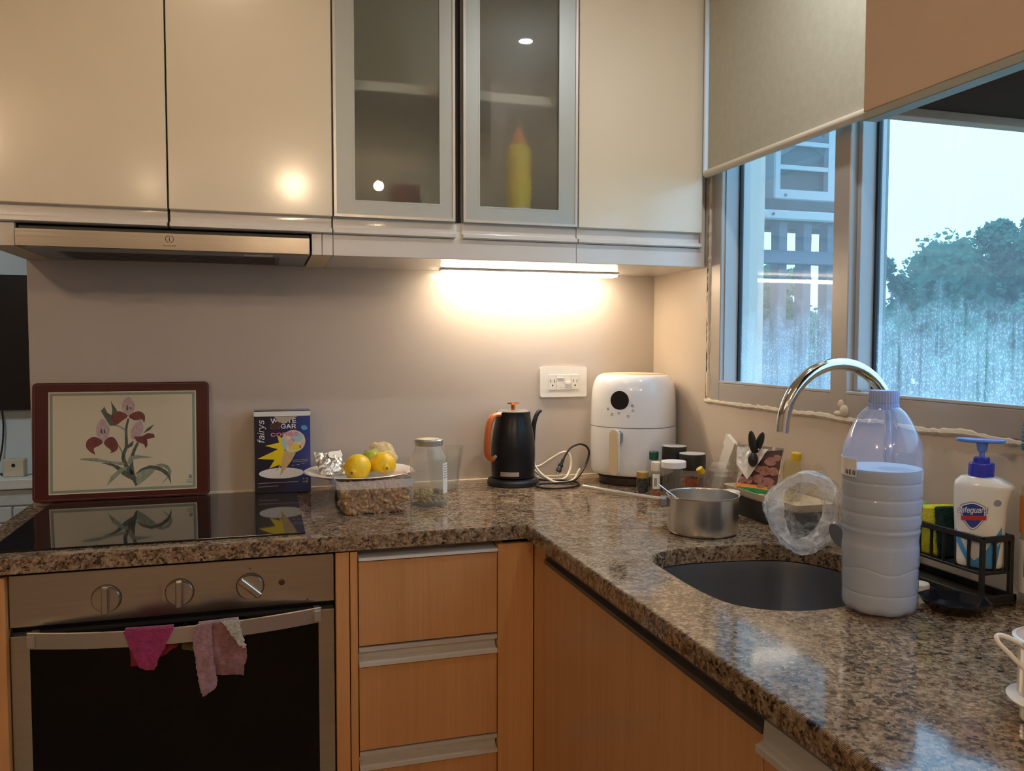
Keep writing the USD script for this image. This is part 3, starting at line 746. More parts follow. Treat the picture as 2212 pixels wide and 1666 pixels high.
pendant(.64, -3.407, 2.22, P_MAIN, 'brightest warm globe lamp mirrored in the second cream door')
pendant(-.16, -3.656, 2.22, P_SIDE, 'unseen dim warm lamp placed for the reflection at the edge of the leftmost cream door', .04)  # out of view; placed for the dim reflection on the leftmost door
pendant(1.12, -3.27, 2.22, P_SIDE, 'unseen small warm lamp placed for the reflection low in the left frosted glass door', .03)  # out of view; placed to give the reflection in the left glass door
dl = thing('downlight', 'small cool spotlight on the ceiling mirrored in the right glass door', 'lamp', (1.31, -1.02, CEIL))
obj('plate', bx(-.045, .045, -.018, .018, -.012, 0, .002), 'white_plastic', dl)
obj('ring', mv(lat([(.027, 0), (.027, -.022), (.023, -.026), (.023, -.024), (0, -.024)], 28), 0, 0, -.012), 'chrome', dl)
disk_light(str(dl.GetPath()) + '/beam', (0, 0, -.040), .022, (.92, .97, 1.0), P_DOWN, 42.0)
cl = thing('unseen_ceiling_lamp', 'unseen flat round ceiling lamp placed for the soft glow at the top of the second cream door', 'lamp', (.35, -.80, CEIL))  # out of view; placed for the soft glow atop the second door
obj('shade', lat([(.15, 0), (.15, -.03), (.14, -.045), (0, -.045)], 40), 'white_plastic', cl)
disk_light(str(cl.GetPath()) + '/beam', (0, 0, -.05), .14, (1.0, .78, .56), P_CEIL)
pendant(-.80, -2.6, 2.20, P_FILL, 'unseen warm globe lamp to the left behind the camera, placed to light the tan cabinet', .05)  # out of view; placed to light the tan cabinet face and blind
fl = thing('unseen_room_lamp', 'unseen round ceiling lamp placed to light the far room at left', 'lamp', (-1.0, 1.0, CEIL))  # out of view; stands in for cool daylight on the far wall
obj('shade', lat([(.15, 0), (.15, -.03), (.14, -.045), (0, -.045)], 40), 'white_plastic', fl)
disk_light(str(fl.GetPath()) + '/beam', (0, 0, -.05), .14, (.72, .92, 1.0), P_FAR)

# ------------------------------------------------------------------ things standing on the worktop, left to right
# --- framed flower print leaning on the wall (drawn in its own plane: x to the right, z up)
BW, BH = .407, .292
fr = thing('flower_board', 'dark red bordered board with a botanical print of red orchids leaning on the wall', 'picture', (-.084, -.040, ZC + .0045), rx=math.radians(-5.6))


def bp(x, y):
    t = (x - 75) / 2095; return ((x - 80) / 2090 * BW, ((1487 - 112 * t) - y) / ((1487 - 112 * t) - (48 - 28 * t)) * BH)


def flat(poly, m, d, parent, name, th=.0003):
    return obj(name, mv(xz(prism(poly, 0, th)), 0, -d, 0), m, parent, smooth=False)


obj('board', mv(xz(prism(rrect(0, BW, 0, BH, .011), 0, .006)), 0, 0, 0), 'board_red', fr)
edge = rrect(.004, BW - .003, .004, BH - .004, .009)
flat(edge.difference(edge.buffer(-.0007)), 'rose_cloth', .006, fr, 'border_line')
pa, pb = bp(262, 1395), bp(2010, 128)
flat(sbox(pa[0], pa[1], pb[0], pb[1]), 'board_line', .0060, fr, 'mount_line')
flat(sbox(pa[0] + .003, pa[1] + .003, pb[0] - .003, pb[1] - .003), 'board_green', .0062, fr, 'mount')
paper = flat(sbox(pa[0] + .0095, pa[1] + .0095, pb[0] - .0095, pb[1] - .0095), 'board_paper', .0064, fr, 'paper')


def draw(pts, m, d, name, smooth=True):
    q = np.array([bp(*p) for p in pts])
    if smooth: q = spline(np.c_[q, q[:, :1] * 0], 4, True)[:, :2]
    flat(Polygon(q).buffer(0), m, d, paper, name, .00025)


def stroke(pts, w0, w1, m, d, name):
    q = spline(np.array([(*bp(*p), 0) for p in pts]), 6)[:, :2]
    t = np.gradient(q, axis=0); t /= np.linalg.norm(t, axis=1, keepdims=True); nrm = np.c_[-t[:, 1], t[:, 0]]
    w = np.linspace(w0, w1, len(q))[:, None] / 2
    flat(Polygon(np.vstack([q + nrm * w, (q - nrm * w)[::-1]])).buffer(0), m, d, paper, name, .00025)


stroke([(1190, 470), (1162, 600), (1162, 800), (1130, 900), (1140, 1000), (1230, 1150), (1295, 1268)], .0045, .012, 'leaf_dark', .0067, 'stem')
stroke([(1300, 760), (1245, 880), (1220, 1000), (1235, 1140)], .006, .010, 'leaf_dark', .0067, 'stem')
stroke([(1062, 785), (1115, 880), (1125, 960)], .003, .006, 'leaf_pale', .0067, 'stem')
stroke([(1030, 552), (1090, 570), (1150, 612)], .004, .004, 'leaf_pale', .0067, 'stem')
draw([(1187, 205), (1245, 265), (1270, 330), (1245, 390), (1200, 440), (1150, 420), (1115, 345), (1125, 270)], 'petal_lilac', .0069, 'petal')
draw([(880, 475), (940, 530), (967, 600), (945, 690), (905, 740), (860, 740), (815, 660), (812, 570)], 'petal_lilac', .0069, 'petal')
draw([(1335, 490), (1367, 590), (1330, 670), (1240, 725), (1213, 640), (1265, 540)], 'petal_lilac', .0069, 'petal')
draw([(1180, 440), (1110, 390), (1050, 392), (1000, 440), (985, 480), (1040, 548), (1110, 500)], 'petal_red', .0071, 'petal')
draw([(1195, 450), (1250, 398), (1330, 386), (1385, 435), (1376, 522), (1350, 480), (1265, 490)], 'petal_red', .0071, 'petal')
draw([(885, 750), (820, 700), (760, 697), (702, 745), (700, 830), (795, 905), (780, 835), (850, 795)], 'petal_red', .0071, 'petal')
draw([(900, 760), (950, 702), (1010, 697), (1062, 770), (1050, 850), (970, 890), (985, 860), (920, 800)], 'petal_red', .0071, 'petal')
draw([(1250, 690), (1350, 682), (1420, 645), (1490, 655), (1505, 695), (1410, 718), (1415, 790), (1393, 830), (1375, 780), (1290, 750)], 'petal_red', .0071, 'petal', False)
draw([(908, 330), (940, 400), (990, 432), (1000, 370), (982, 262), (1040, 350), (1062, 390), (1000, 470), (1045, 555), (970, 558), (905, 450), (865, 380)], 'leaf_dark', .0068, 'bud', False)
draw([(1175, 300), (1190, 360), (1165, 365)], 'ink_dark', .0072, 'petal_mark'); draw([(1205, 330), (1228, 345), (1215, 365)], 'ink_dark', .0072, 'petal_mark'); draw([(870, 590), (885, 650), (860, 640)], 'ink_dark', .0072, 'petal_mark'); draw([(905, 590), (920, 640), (900, 640)], 'ink_dark', .0072, 'petal_mark')
draw([(615, 965), (780, 947), (950, 980), (1130, 1000), (1110, 1030), (900, 1000)], 'leaf_pale', .0069, 'leaf')
draw([(870, 1010), (1000, 1016), (1100, 1060), (1200, 1130), (1275, 1235), (1230, 1212), (1120, 1150), (1000, 1045)], 'leaf_dark', .0070, 'leaf')
draw([(930, 1282), (985, 1160), (1090, 1065), (1185, 1050), (1085, 1135)], 'leaf_pale', .0071, 'leaf', False)
draw([(1165, 1000), (1200, 930), (1280, 908), (1475, 936), (1330, 945), (1250, 962), (1205, 1032)], 'leaf_pale', .0071, 'leaf', False)
draw([(1290, 1268), (1282, 1150), (1380, 1072), (1500, 1085), (1425, 1170), (1360, 1225)], 'leaf_pale', .0070, 'leaf')
draw([(1240, 1165), (1330, 1075), (1440, 1030), (1560, 1045), (1650, 1100), (1690, 1180), (1696, 1255), (1655, 1165), (1570, 1100), (1450, 1068), (1350, 1090)], 'leaf_dark', .0072, 'leaf', False)
draw([(1500, 1028), (1580, 1008), (1660, 1030), (1702, 1090), (1690, 1160), (1578, 1252), (1648, 1165), (1660, 1090), (1610, 1052)], 'leaf_pale', .0069, 'leaf', False)
draw([(1365, 648), (1410, 590), (1497, 538), (1450, 605)], 'leaf_dark', .0070, 'leaf', False)
draw([(1140, 850), (1190, 780), (1250, 735), (1235, 800), (1180, 830)], 'leaf_dark', .0070, 'leaf', False)
draw([(1915, 1140), (1950, 1145), (1950, 1180), (1915, 1180)], 'board_green', .0067, 'seal')
for y in (1200, 1218, 1236): draw([(1880, y), (1955, y), (1955, y + 7), (1880, y + 7)], 'board_green', .0066, 'print_line', False)

# --- sugar cone carton
cx = thing('cone_carton', 'torn dark blue carton of sugar cones standing on the hob edge', 'carton', (.435, -.068, ZC + .0042))
sc = .1405 / 940


def cp(x, y): return ((x - 250) * sc, (1600 - y) * sc)


CH = (1600 - 152) * sc
obj('box', bx(0, .1405, 0, .056, 0, CH - .001, .0006), 'box_navy', cx)
obj('top_flap', mv(xz(prism(rrect(-.0012, .1415, CH - .0155, CH - .003, .004), 0, .0006)), 0, -.0004, 0), 'paper_white', cx)


def cd(pts, m, d, name, smooth=False):
    q = np.array([cp(*p) for p in pts])
    if smooth: q = spline(np.c_[q, q[:, :1] * 0], 4, True)[:, :2]
    obj(name, mv(xz(prism(Polygon(q).buffer(0), 0, .0002)), 0, -d, 0), m, cx, smooth=False)


def circ(x, y, rx, ry, n=36): return [(x + rx * math.cos(2 * PI * k / n), y + ry * math.sin(2 * PI * k / n)) for k in range(n)]


def ct(s, x0, y0, x1, m, h, d=.0006, bold=True, skew=0.0, name='lettering'):
    w = (x1 - x0) * sc; t = text(s, h, .0002, bold, w, skew); X, Z = cp(x0, y0); obj(name, mv(xz(t), X, -d, Z), m, cx, smooth=False)


cd([(625, 590), (720, 645), (760, 700), (745, 870), (720, 1090), (600, 1222), (672, 1105), (485, 1170), (580, 1015), (298, 990), (640, 833), (425, 768), (660, 718)], 'print_yellow', .0001, 'starburst')
cd(circ(695, 1255, 380, 95), 'print_white', .0001, 'oval')
cd([(735, 850), (940, 905), (860, 1050), (672, 1300), (700, 1080)], 'print_tan', .0004, 'printed_cone')
cd(circ(900, 700, 205, 195), 'print_cream', .0005, 'printed_scoop')
cd([(850, 600), (960, 545), (1060, 600), (1050, 690), (960, 720), (880, 670)], 'print_sky', .0007, 'icing_patch', True)
cd([(705, 660), (760, 640), (790, 760), (780, 850), (730, 800)], 'print_sky', .0007, 'icing_patch', True)
cd([(800, 690), (880, 660), (920, 720), (860, 790), (800, 760)], 'print_rose', .0007, 'icing_patch', True)
cd([(1010, 760), (1080, 700), (1095, 760), (1020, 830)], 'print_rose', .0007, 'icing_patch', True)
cd([(870, 780), (1000, 770), (1020, 830), (900, 850)], 'print_yellow', .0007, 'icing_patch', True)
cd([(770, 545), (960, 520), (1000, 590), (860, 620)], 'print_rose', .0006, 'icing_patch', True)
ct('WHITE', 525, 378, 952, 'print_white', .0118, .0006, True, -.06)
ct('SUGAR', 520, 475, 948, 'print_white', .0112, .0006, True, -.06)
cd([(580, 262), (985, 262), (900, 300), (745, 392), (650, 352)], 'carton_inside', .0009, 'torn_patch')
cd([(500, 420), (620, 345), (715, 385), (690, 440), (640, 490), (545, 488)], 'print_brown', .0010, 'torn_patch')
ct('cones', 520, 612, 985, 'print_pink', .0125, .0009, True)
t = text('fairys', .0165, .0002, False, 400 * sc, .22); t = rot(t, 90, [0, 0, 1]); t.apply_translation(-t.bounds[0]); X, Z = cp(300, 712)
obj('lettering', mv(xz(t), X, -.0006, Z), 'print_white', cx, smooth=False)
ct('12', 1052, 1432, 1140, 'print_white', .0115, .0006, False)
for x0, x1, y in ((300, 975, 1415), (300, 640, 1478), (880, 1140, 1030), (885, 1130, 1058), (865, 920, 1120), (950, 1000, 1115), (1030, 1090, 1100)):
    cd([(x0, y), (x1, y - 6), (x1, y + 5), (x0, y + 11)], 'print_grey', .0004, 'print_line')
cd([(1035, 440), (1100, 425), (1145, 470), (1120, 505), (1060, 505)], 'print_blue', .0004, 'blue_spot', True)

# --- plate with fruit
ps = thing('bowl', 'small dark upturned bowl holding up the white plate', 'bowl', (.69, -.175, ZC))
obj('shell', lat([(.062, 0), (.060, .02), (.045, .045), (.038, .052), (.03, .052)], 36), 'black_plastic', ps)
pl = thing('plate', 'wide white dinner plate raised behind the plastic tub', 'plate', (.69, -.175, ZC + .0525))
obj('dish', lathe([(0, 0), (.07, 0), (.10, .006), (.136, .0175), (.138, .019), (.136, .0205), (.10, .0105), (.07, .0045), (0, .0045)], 72), 'porcelain', pl, smooth=50)
ZP = ZC + .0575


def lemon(x, y, z, deg, tilt, label):
    t = thing('lemon', label, 'lemon', (x, y, z), math.radians(deg), group=None)
    prof = [(0, -.042), (.004, -.0405), (.0075, -.036), (.018, -.030), (.028, -.018), (.0325, 0), (.0295, .017), (.020, .030), (.009, .037), (.006, .041), (0, .0425)]
    p = spline([(r, 0, z_) for r, z_ in prof], 5)
    m = lathe([(0 if k in (0, len(p) - 1) else r, z_) for k, (r, _, z_) in enumerate(p)], 40); m = bump_noise(m, .0016, 60, int(abs(deg)))
    m = rot(m, 90 + tilt, [1, 0, 0]); s = rot(mv(lat([(.0035, 0), (.0035, .0008), (.002, .0012)], 14), 0, 0, .0420), 90 + tilt, [1, 0, 0])
    obj('rind', m, 'lemon', t, smooth=60); obj('stem_end', s, 'lemon_tip', t)


lemon(.678, -.258, ZP + .0335, -26, 10, 'left yellow lemon on the white plate')
lemon(.742, -.235, ZP + .0335, 6, 4, 'right yellow lemon on the white plate')
lm = thing('lime', 'green lime tucked behind the two lemons', 'lime', (.722, -.185, ZP + .032), math.radians(75))
obj('rind', bump_noise(ell(.036, .031, .0335, 4), .0015, 60, 4), 'lime', lm, smooth=60)
rt = thing('jicama_root', 'knobbly pale brown root behind the lime on the plate', 'root vegetable', (.752, -.125, ZP + .036), .4)
m = ell(.046, .038, .040, 5); m = bump_noise(m, .020, 26, 8); m = bump_noise(m, .005, 110, 3)
obj('root', m, 'root_skin', rt, smooth=50)
po = thing('foil_pouch', 'crumpled silver foil pouch on the left of the plate', 'packet', (.628, -.165, ZP), math.radians(18), rx=math.radians(-38))
gx, gy = np.meshgrid(np.linspace(-.036, .036, 26), np.linspace(0, .072, 26), indexing='ij')
th = .011 * np.clip(1 - (np.abs(gx) / .036) ** 4, 0, 1) * np.clip(1 - (np.abs(gy - .030) / .046) ** 2, 0, 1) + .0004
nz = (meshkit.fbm(np.stack([gx * 75, gy * 75, gx * 0], -1), 3, 2) - .5) * .011


def sheet_solid(X, Y, Za, Zb):
    n, m_ = X.shape; v = np.vstack([np.stack([X, Y, Za], -1).reshape(-1, 3), np.stack([X, Y, Zb], -1).reshape(-1, 3)]); N = n * m_; f = []
    for i in range(n - 1):
        for j in range(m_ - 1):
            a, b, c, d = i * m_ + j, (i + 1) * m_ + j, (i + 1) * m_ + j + 1, i * m_ + j + 1
            f += [(a, b, c), (a, c, d), (N + a, N + c, N + b), (N + a, N + d, N + c)]
    ring = [(i, 0) for i in range(n)] + [(n - 1, j) for j in range(1, m_)] + [(i, m_ - 1) for i in range(n - 2, -1, -1)] + [(0, j) for j in range(m_ - 2, 0, -1)]
    for k in range(len(ring)):
        a = ring[k][0] * m_ + ring[k][1]; b = ring[(k + 1) % len(ring)][0] * m_ + ring[(k + 1) % len(ring)][1]
        f += [(a, N + b, b), (a, N + a, N + b)]
    m = trimesh.Trimesh(v, np.array(f), process=False); m.fix_normals(); return m


obj('pouch', xz(sheet_solid(gx, gy, nz + th, nz - th)), 'foil', po, smooth=20)
obj('sticker', mv(xz(prism(rrect(-.004, .034, .046, .066, .009), 0, .0006)), 0, -.0105, 0), 'paper_white', po)
kn = thing('packet_stand_in', 'pinkish knife shape standing in for the packet on the right of the plate', 'knife', (.79, -.235, ZP + .006), math.radians(12), ry=-.09)  # knife shape stands in for a pinkish clear packet
obj('handle', bx(-.035, .035, -.007, .007, 0, .008, .003), 'print_rose', kn)
obj('blade', bx(.035, .06, -.006, .006, .003, .005, .0005), 'steel', kn)

# --- tub of granola
tb = thing('plastic_tub', 'clear plastic tub full of nuts, seeds and raisins in front of the plate', 'tub', (.703, -.337, ZC), math.radians(2))


def rring(w, d, z, r, n=7):
    c = np.array(rrect(-w / 2, w / 2, -d / 2, d / 2, r, n).exterior.coords)[:-1]; return np.c_[c, np.full(len(c), z)]


def loft(rs, cap0=True, cap1=True):
    n = len(rs[0]); v = np.vstack(rs); f = []
    for i in range(len(rs) - 1):
        for k in range(n):
            l = (k + 1) % n; f += [(i * n + k, i * n + l, (i + 1) * n + l), (i * n + k, (i + 1) * n + l, (i + 1) * n + k)]
    for on, i, flip in ((cap0, 0, 1), (cap1, len(rs) - 1, 0)):
        if on:
            c = len(v); v = np.vstack([v, rs[i].mean(0)])
            for k in range(n):
                l = (k + 1) % n; f.append((c, i * n + l, i * n + k) if flip else (c, i * n + k, i * n + l))
    m = trimesh.Trimesh(v, np.array(f), process=False); m.fix_normals(); return m


tubm = loft([rring(.140, .098, 0, .014), rring(.146, .104, .003, .015), rring(.163, .120, .060, .017), rring(.165, .122, .0605, .018), rring(.176, .132, .062, .02), rring(.178, .134, .079, .02), rring(.176, .132, .0805, .02), rring(.1745, .1305, .079, .02), rring(.1735, .1295, .064, .02),
             rring(.1625, .1195, .062, .017), rring(.1605, .1175, .060, .017), rring(.144, .102, .004, .014), rring(.138, .096, .0015, .014)])
obj('tub', tubm, 'clear_plastic', tb, smooth=40)
obj('rim', loft([rring(.1655, .1225, .0607, .018), rring(.1775, .1335, .0617, .02), rring(.1792, .1352, .0795, .02), rring(.177, .133, .0812, .02)], False, False), 'frost_rim', tb, smooth=40)
r_ = np.random.default_rng(11)


def grains(n, place, size, seed, sub=1):
    q = np.random.default_rng(seed); b = trimesh.creation.icosphere(sub, 1.0); out = []
    for _ in range(n):
        m = b.copy(); s = size(q); m.apply_scale(s); m.apply_transform(trimesh.transformations.random_rotation_matrix(q.random(3))); m.apply_translation(place(q)); out.append(m)
    return cat_(out)


def in_tub(q):
    z = .006 + q.random() * .050; w, d = .143 + (z / .06) * .017 - .014, .101 + (z / .06) * .017 - .014
    side = q.random()
    x, y = (q.random() - .5) * w, (q.random() - .5) * d
    if side < .45: y = -d / 2
    elif side < .6: x = w / 2 * (1 if q.random() > .5 else -1)
    elif side < .8: z = .055
    return (x, y, z)


obj('granola', [grains(430, in_tub, lambda q: (.0048 + .0065 * q.random() ** 2, .0036 + .0035 * q.random() ** 2, .0085 + .006 * q.random()), 4), bx(-.066, .066, -.044, .044, .006, .050)], 'granola', tb, smooth=60, kind='stuff')

# --- jar with seeds
jr = thing('glass_jar', 'tall cloudy glass jar with a silver lid and a few seeds at the bottom', 'jar', (.846, -.30, ZC))
obj('jar', lathe([(0, 0), (.043, 0), (.0455, .004), (.0455, .108), (.0435, .120), (.034, .136), (.033, .150), (0, .150)], 48), 'dusty_glass', jr, smooth=45)
obj('lid', lat([(.0345, .145), (.0352, .147), (.0352, .158), (.033, .1605), (.028, .160), (0, .1592)], 48), 'lid_silver', jr)
obj('lid_print', mv(lat([(.0265, 0), (.0265, .0005)], 40), 0, 0, .1603), 'print_cream', jr)


obj('label', patch(.0457, -52, -20, .030, .104), 'paper_white', jr)
for k, z in enumerate((.097, .091, .085, .079, .073, .067)): obj('print_line', patch(.0462, -48, -26, z, z + .002, 8, .0003), 'print_grey', jr, smooth=False)
obj('seeds', grains(230, lambda q: (lambda a, r, z: (r * math.cos(a), r * math.sin(a), z))(2 * PI * q.random(), .037 * math.sqrt(q.random()), .011 + .022 * q.random() ** 1.3), lambda q: (.0028, .0018, .0058), 6), 'seeds', jr, smooth=60, kind='stuff')
obj('raisin', bump_noise(ell(.008, .007, .006, 3, (.014, -.026, .036)), .004, 160, 2), 'print_brown', jr)
jg = thing('glass_jug', 'clear glass jug with a pouring lip behind the silver-lidded jar', 'jug', (.925, -.115, ZC), math.radians(12))
gm = lathe([(0, 0), (.036, 0), (.038, .003), (.048, .108), (.0495, .116), (.0475, .116), (.046, .108), (.036, .006), (0, .006)], 48)
v = np.array(gm.vertices); up_ = np.clip((v[:, 2] - .08) / .036, 0, 1); ang = np.arctan2(v[:, 1], v[:, 0])
v[:, :2] *= (1 + .22 * up_ ** 2 * np.exp(-(ang / .3) ** 2))[:, None]; gm.vertices = v
obj('jug', gm, 'jar_glass', jg, smooth=45)

# --- kettle
kb = thing('power_stand', 'round black power stand with coiled black cord under the kettle', 'kettle stand', (1.128, -.087, ZC))
obj('base', lat([(.071, 0), (.073, .003), (.073, .012), (.069, .018), (.055, .021), (.02, .022)], 56), 'black_plastic', kb)
KX, KY = 1.128, -.087


def rel(pts, x=KX, y=KY, z=ZC): return [(a - x, b - y, c - z) for a, b, c in pts]


obj('cord', tube(spline(rel([(1.19, -.06, .908), (1.225, -.085, .906), (1.27, -.10, .906), (1.30, -.12, .904), (1.297, -.165, .904), (1.26, -.20, .904), (1.205, -.205, .904), (1.172, -.175, .9045), (1.185, -.15, .908), (1.235, -.150, .908), (1.285, -.145, .9105), (1.315, -.125, .925), (1.345, -.10, .955), (1.352, -.10, .985), (1.340, -.10, 1.003), (1.318, -.10, 1.007), (1.296, -.10, .998), (1.280, -.105, .982), (1.268, -.11, .964)]), 6), .0030, 10), 'black_plastic', kb)
d0 = np.array([1.268, -.11, .964]); d1 = np.array([1.252, -.118, .935]); dd = (d1 - d0) / np.linalg.norm(d1 - d0)
obj('plug', [tube(rel([d0 - dd * .004, d0 + dd * .012]), .0045, 10), tube(rel([d0 + dd * .012, d0 + dd * .013, d0 + dd * .018, d0 + dd * .020, d0 + dd * .030, d0 + dd * .034]), [.0065, .0075, .0075, .006, .0085, .0085], 12)], 'black_plastic', kb)
obj('prongs', [tube(rel([d0 + dd * .034 + np.array([o, 0, 0]), d0 + dd * .045 + np.array([o, 0, 0])]), .0012, 6) for o in (-.004, .004)], 'chrome', kb)
kt = thing('kettle', 'black gooseneck kettle with copper handle and knob', 'kettle', (KX, KY, ZC + .0225), math.radians(22))
kp = [(0, 0), (.058, 0), (.0605, .003), (.0612, .03), (.0618, .07), (.0605, .095), (.0565, .125), (.0515, .15), (.0485, .168), (.0478, .178), (.0478, .182)]
p = spline([(r, 0, z) for r, z in kp[1:]], 5)
obj('body', lathe([(0, 0)] + [(r, z) for r, _, z in p] + [(.0455, .1825), (0, .1815)], 64), 'black_enamel', kt, smooth=40)
lid = obj('lid', lathe([(.0445, .181), (.0445, .1845), (.036, .1875), (0, .188)][::1] + [], 48) if False else lat([(.0445, .181), (.0445, .1845), (.036, .1875)], 48), 'lid_silver', kt)
obj('knob', [mv(lat([(.0165, .0045), (.0155, .0085), (.0125, .0072), (.009, .0065), (.004, .0068)][::1], 28), 0, 0, .199), mv(lat([(.006, -.013), (.006, .0), (.009, .004), (.016, .005)], 24), 0, 0, .2)], 'copper', lid)
obj('handle', tube(spline([(-.050, 0, .176), (-.068, 0, .174), (-.082, 0, .158), (-.089, 0, .13), (-.092, 0, .10), (-.091, 0, .072), (-.084, 0, .058), (-.072, 0, .054)], 6), .0115, 14, flat=.62, up=(0, 0, 1)), 'copper_handle', kt)
obj('bracket', tube(spline([(-.040, 0, .181), (-.056, 0, .1795), (-.068, 0, .175)], 5), .0090, 12, flat=.5), 'lid_silver', kt)
obj('bracket', tube([(-.074, 0, .0545), (-.058, 0, .062)], .0068, 12, flat=.6), 'grey_plastic', kt)
obj('switch', [patch(.0610, 198, 246, .008, .020, 12, .003)], 'lid_silver', kt)
obj('spout', tube(spline([(.057, 0, .050), (.066, 0, .066), (.071, 0, .10), (.074, 0, .13), (.080, 0, .155), (.091, 0, .174), (.101, 0, .180)], 6), np.interp(np.linspace(0, 1, 37), [0, .4, 1], [.0095, .0075, .0056]), 12), 'black_enamel', kt)

# --- white extension lead
ex = thing('extension_lead', 'white extension cord coiled between the kettle and the air fryer', 'cord', (1.225, -.05, ZC))
obj('socket', [tube(rel([(1.182, -.012, .94), (1.215, -.012, .94)], 1.225, -.05), .014, 12)], 'white_plastic', ex)
obj('cord', tube(spline(rel([(1.20, -.03, .940), (1.228, -.025, .938), (1.262, -.04, .962), (1.288, -.05, .978), (1.306, -.055, .977), (1.312, -.06, .955), (1.305, -.07, .930), (1.285, -.085, .9095), (1.255, -.09, .906), (1.23, -.06, .910), (1.205, -.04, .930), (1.190, -.03, .955), (1.196, -.05, .955), (1.212, -.085, .925), (1.238, -.125, .9070), (1.272, -.135, .906), (1.30, -.12, .9125), (1.318, -.10, .926), (1.328, -.09, .934)], 1.225, -.05), 6), .0037, 10), 'white_cord', ex)

# --- wall socket
so = thing('wall_socket', 'white double power outlet plate on the back wall beside the fryer', 'socket', (1.308, 0, 1.182))
obj('plate', mv(xz(prism(rrect(-.073, .073, -.0445, .0445, .006), 0, .007)), 0, -.0005, 0), 'white_plastic', so)
for x0, x1, kind in ((-.047, -.0245, 'o'), (-.0235, .0225, 's'), (.0235, .046, 'o')):
    q = obj('outlet' if kind == 'o' else 'switch_module', bx(x0, x1, -.0092, -.007, -.023, .022, .0006), 'white_plastic', so)
    c = (x0 + x1) / 2
    if kind == 'o':
        for o in (-.0055, .0065): obj('slot', bx(c + o - .0008, c + o + .0008, -.0095, -.0088, -.002, .0075), 'dark_gap', q)
        obj('earth_hole', mv(xz(lat([(.0022, 0), (.0022, .0005)], 14)), c + .0005, -.0090, -.010), 'dark_gap', q)
    else:
        obj('rocker', bx(c - .020, c - .001, -.0112, -.009, .010, .0135, .0005), 'white_plastic', q); obj('rocker', bx(c + .004, c + .021, -.0125, -.009, -.007, .0005, .001), 'white_plastic', q)
        obj('print_line', [bx(c - .012, c - .006, -.0094, -.009, -.0175, -.0168)], 'print_grey', q); obj('print_line', [bx(c + .004, c + .010, -.0094, -.009, -.0175, -.0168)], 'print_grey', q)

# --- air fryer
FRX, FRY = 1.4745, -.133
fy = thing('air_fryer', 'white round-shouldered air fryer with black display in the corner', 'air fryer', (FRX, FRY, ZC), math.radians(-44))


def sring(r, z, e=2.35, n=72):
    a = np.arange(n) * 2 * PI / n; c, s = np.cos(a), np.sin(a)
    k = (np.abs(c) ** e + np.abs(s) ** e) ** (-1 / e); return np.c_[r * k * c, r * k * s, np.full(n, z)]


obj('base', loft([sring(.090, 0), sring(.093, .002), sring(.095, .020), sring(.104, .0265)]), 'warm_grey_base', fy)
lo = [(.100, .0262), (.1115, .030), (.1165, .040), (.1180, .07), (.1185, .12), (.1180, .1625), (.115, .1630)]
obj('basket', loft([sring(r, z) for r, z in lo]), 'fryer_white', fy, smooth=40)
hi = [(.115, .1640), (.1179, .1645), (.1172, .21), (.1155, .25), (.112, .275), (.106, .293), (.098, .304), (.090, .3085)]
hp_ = spline([(r, 0, z) for r, z in hi[1:]], 5)
obj('body', loft([sring(.115, .1640)] + [sring(r, z) for r, _, z in hp_]), 'fryer_white', fy, smooth=40)
obj('top_cover', loft([sring(.088, .3082), sring(.086, .3105), sring(.05, .312)]), 'beige_plastic', fy, smooth=40)
sl = math.radians(3)
disp = lat([(.0262, 0), (.0262, .0018), (.0245, .0026)], 40)
obj('display', mv(xz(disp), 0, -.1150, .2395), 'black_gloss', fy)
for x, z in ((.036, .226), (.037, .2125), (-.002, .2045), (.024, .197), (-.034, .215), (-.022, .200)):
    yy = -.1171 * (1 - (abs(x) / .1171) ** 2.35) ** (1 / 2.35) + .0008
    obj('touch_button', mv(xz(prism(Point(0, 0).buffer(.0036, 14).difference(Point(0, 0).buffer(.0022, 14)), 0, .0016)), x, yy, z), 'print_grey', fy)
gp = obj('handle', mv(xz(prism(rrect(-.0125, .0125, .040, .162, .0124, 8), 0, .012)), 0, -.150, 0), 'beige_plastic', fy)
obj('handle_rim', mv(xz(prism(rrect(-.0138, .0138, .0385, .1635, .0137, 8), 0, .008)), 0, -.1505, 0), 'white_plastic', gp)
obj('handle_bracket', bx(-.011, .011, -.152, -.112, .122, .156, .006), 'grey_plastic', fy)
obj('power_cord', tube(spline([(-.085, .028, .018), (-.105, .045, .010), (-.115, .06, .006), (-.118, .085, .012)], 6), .003, 8), 'white_cord', fy)

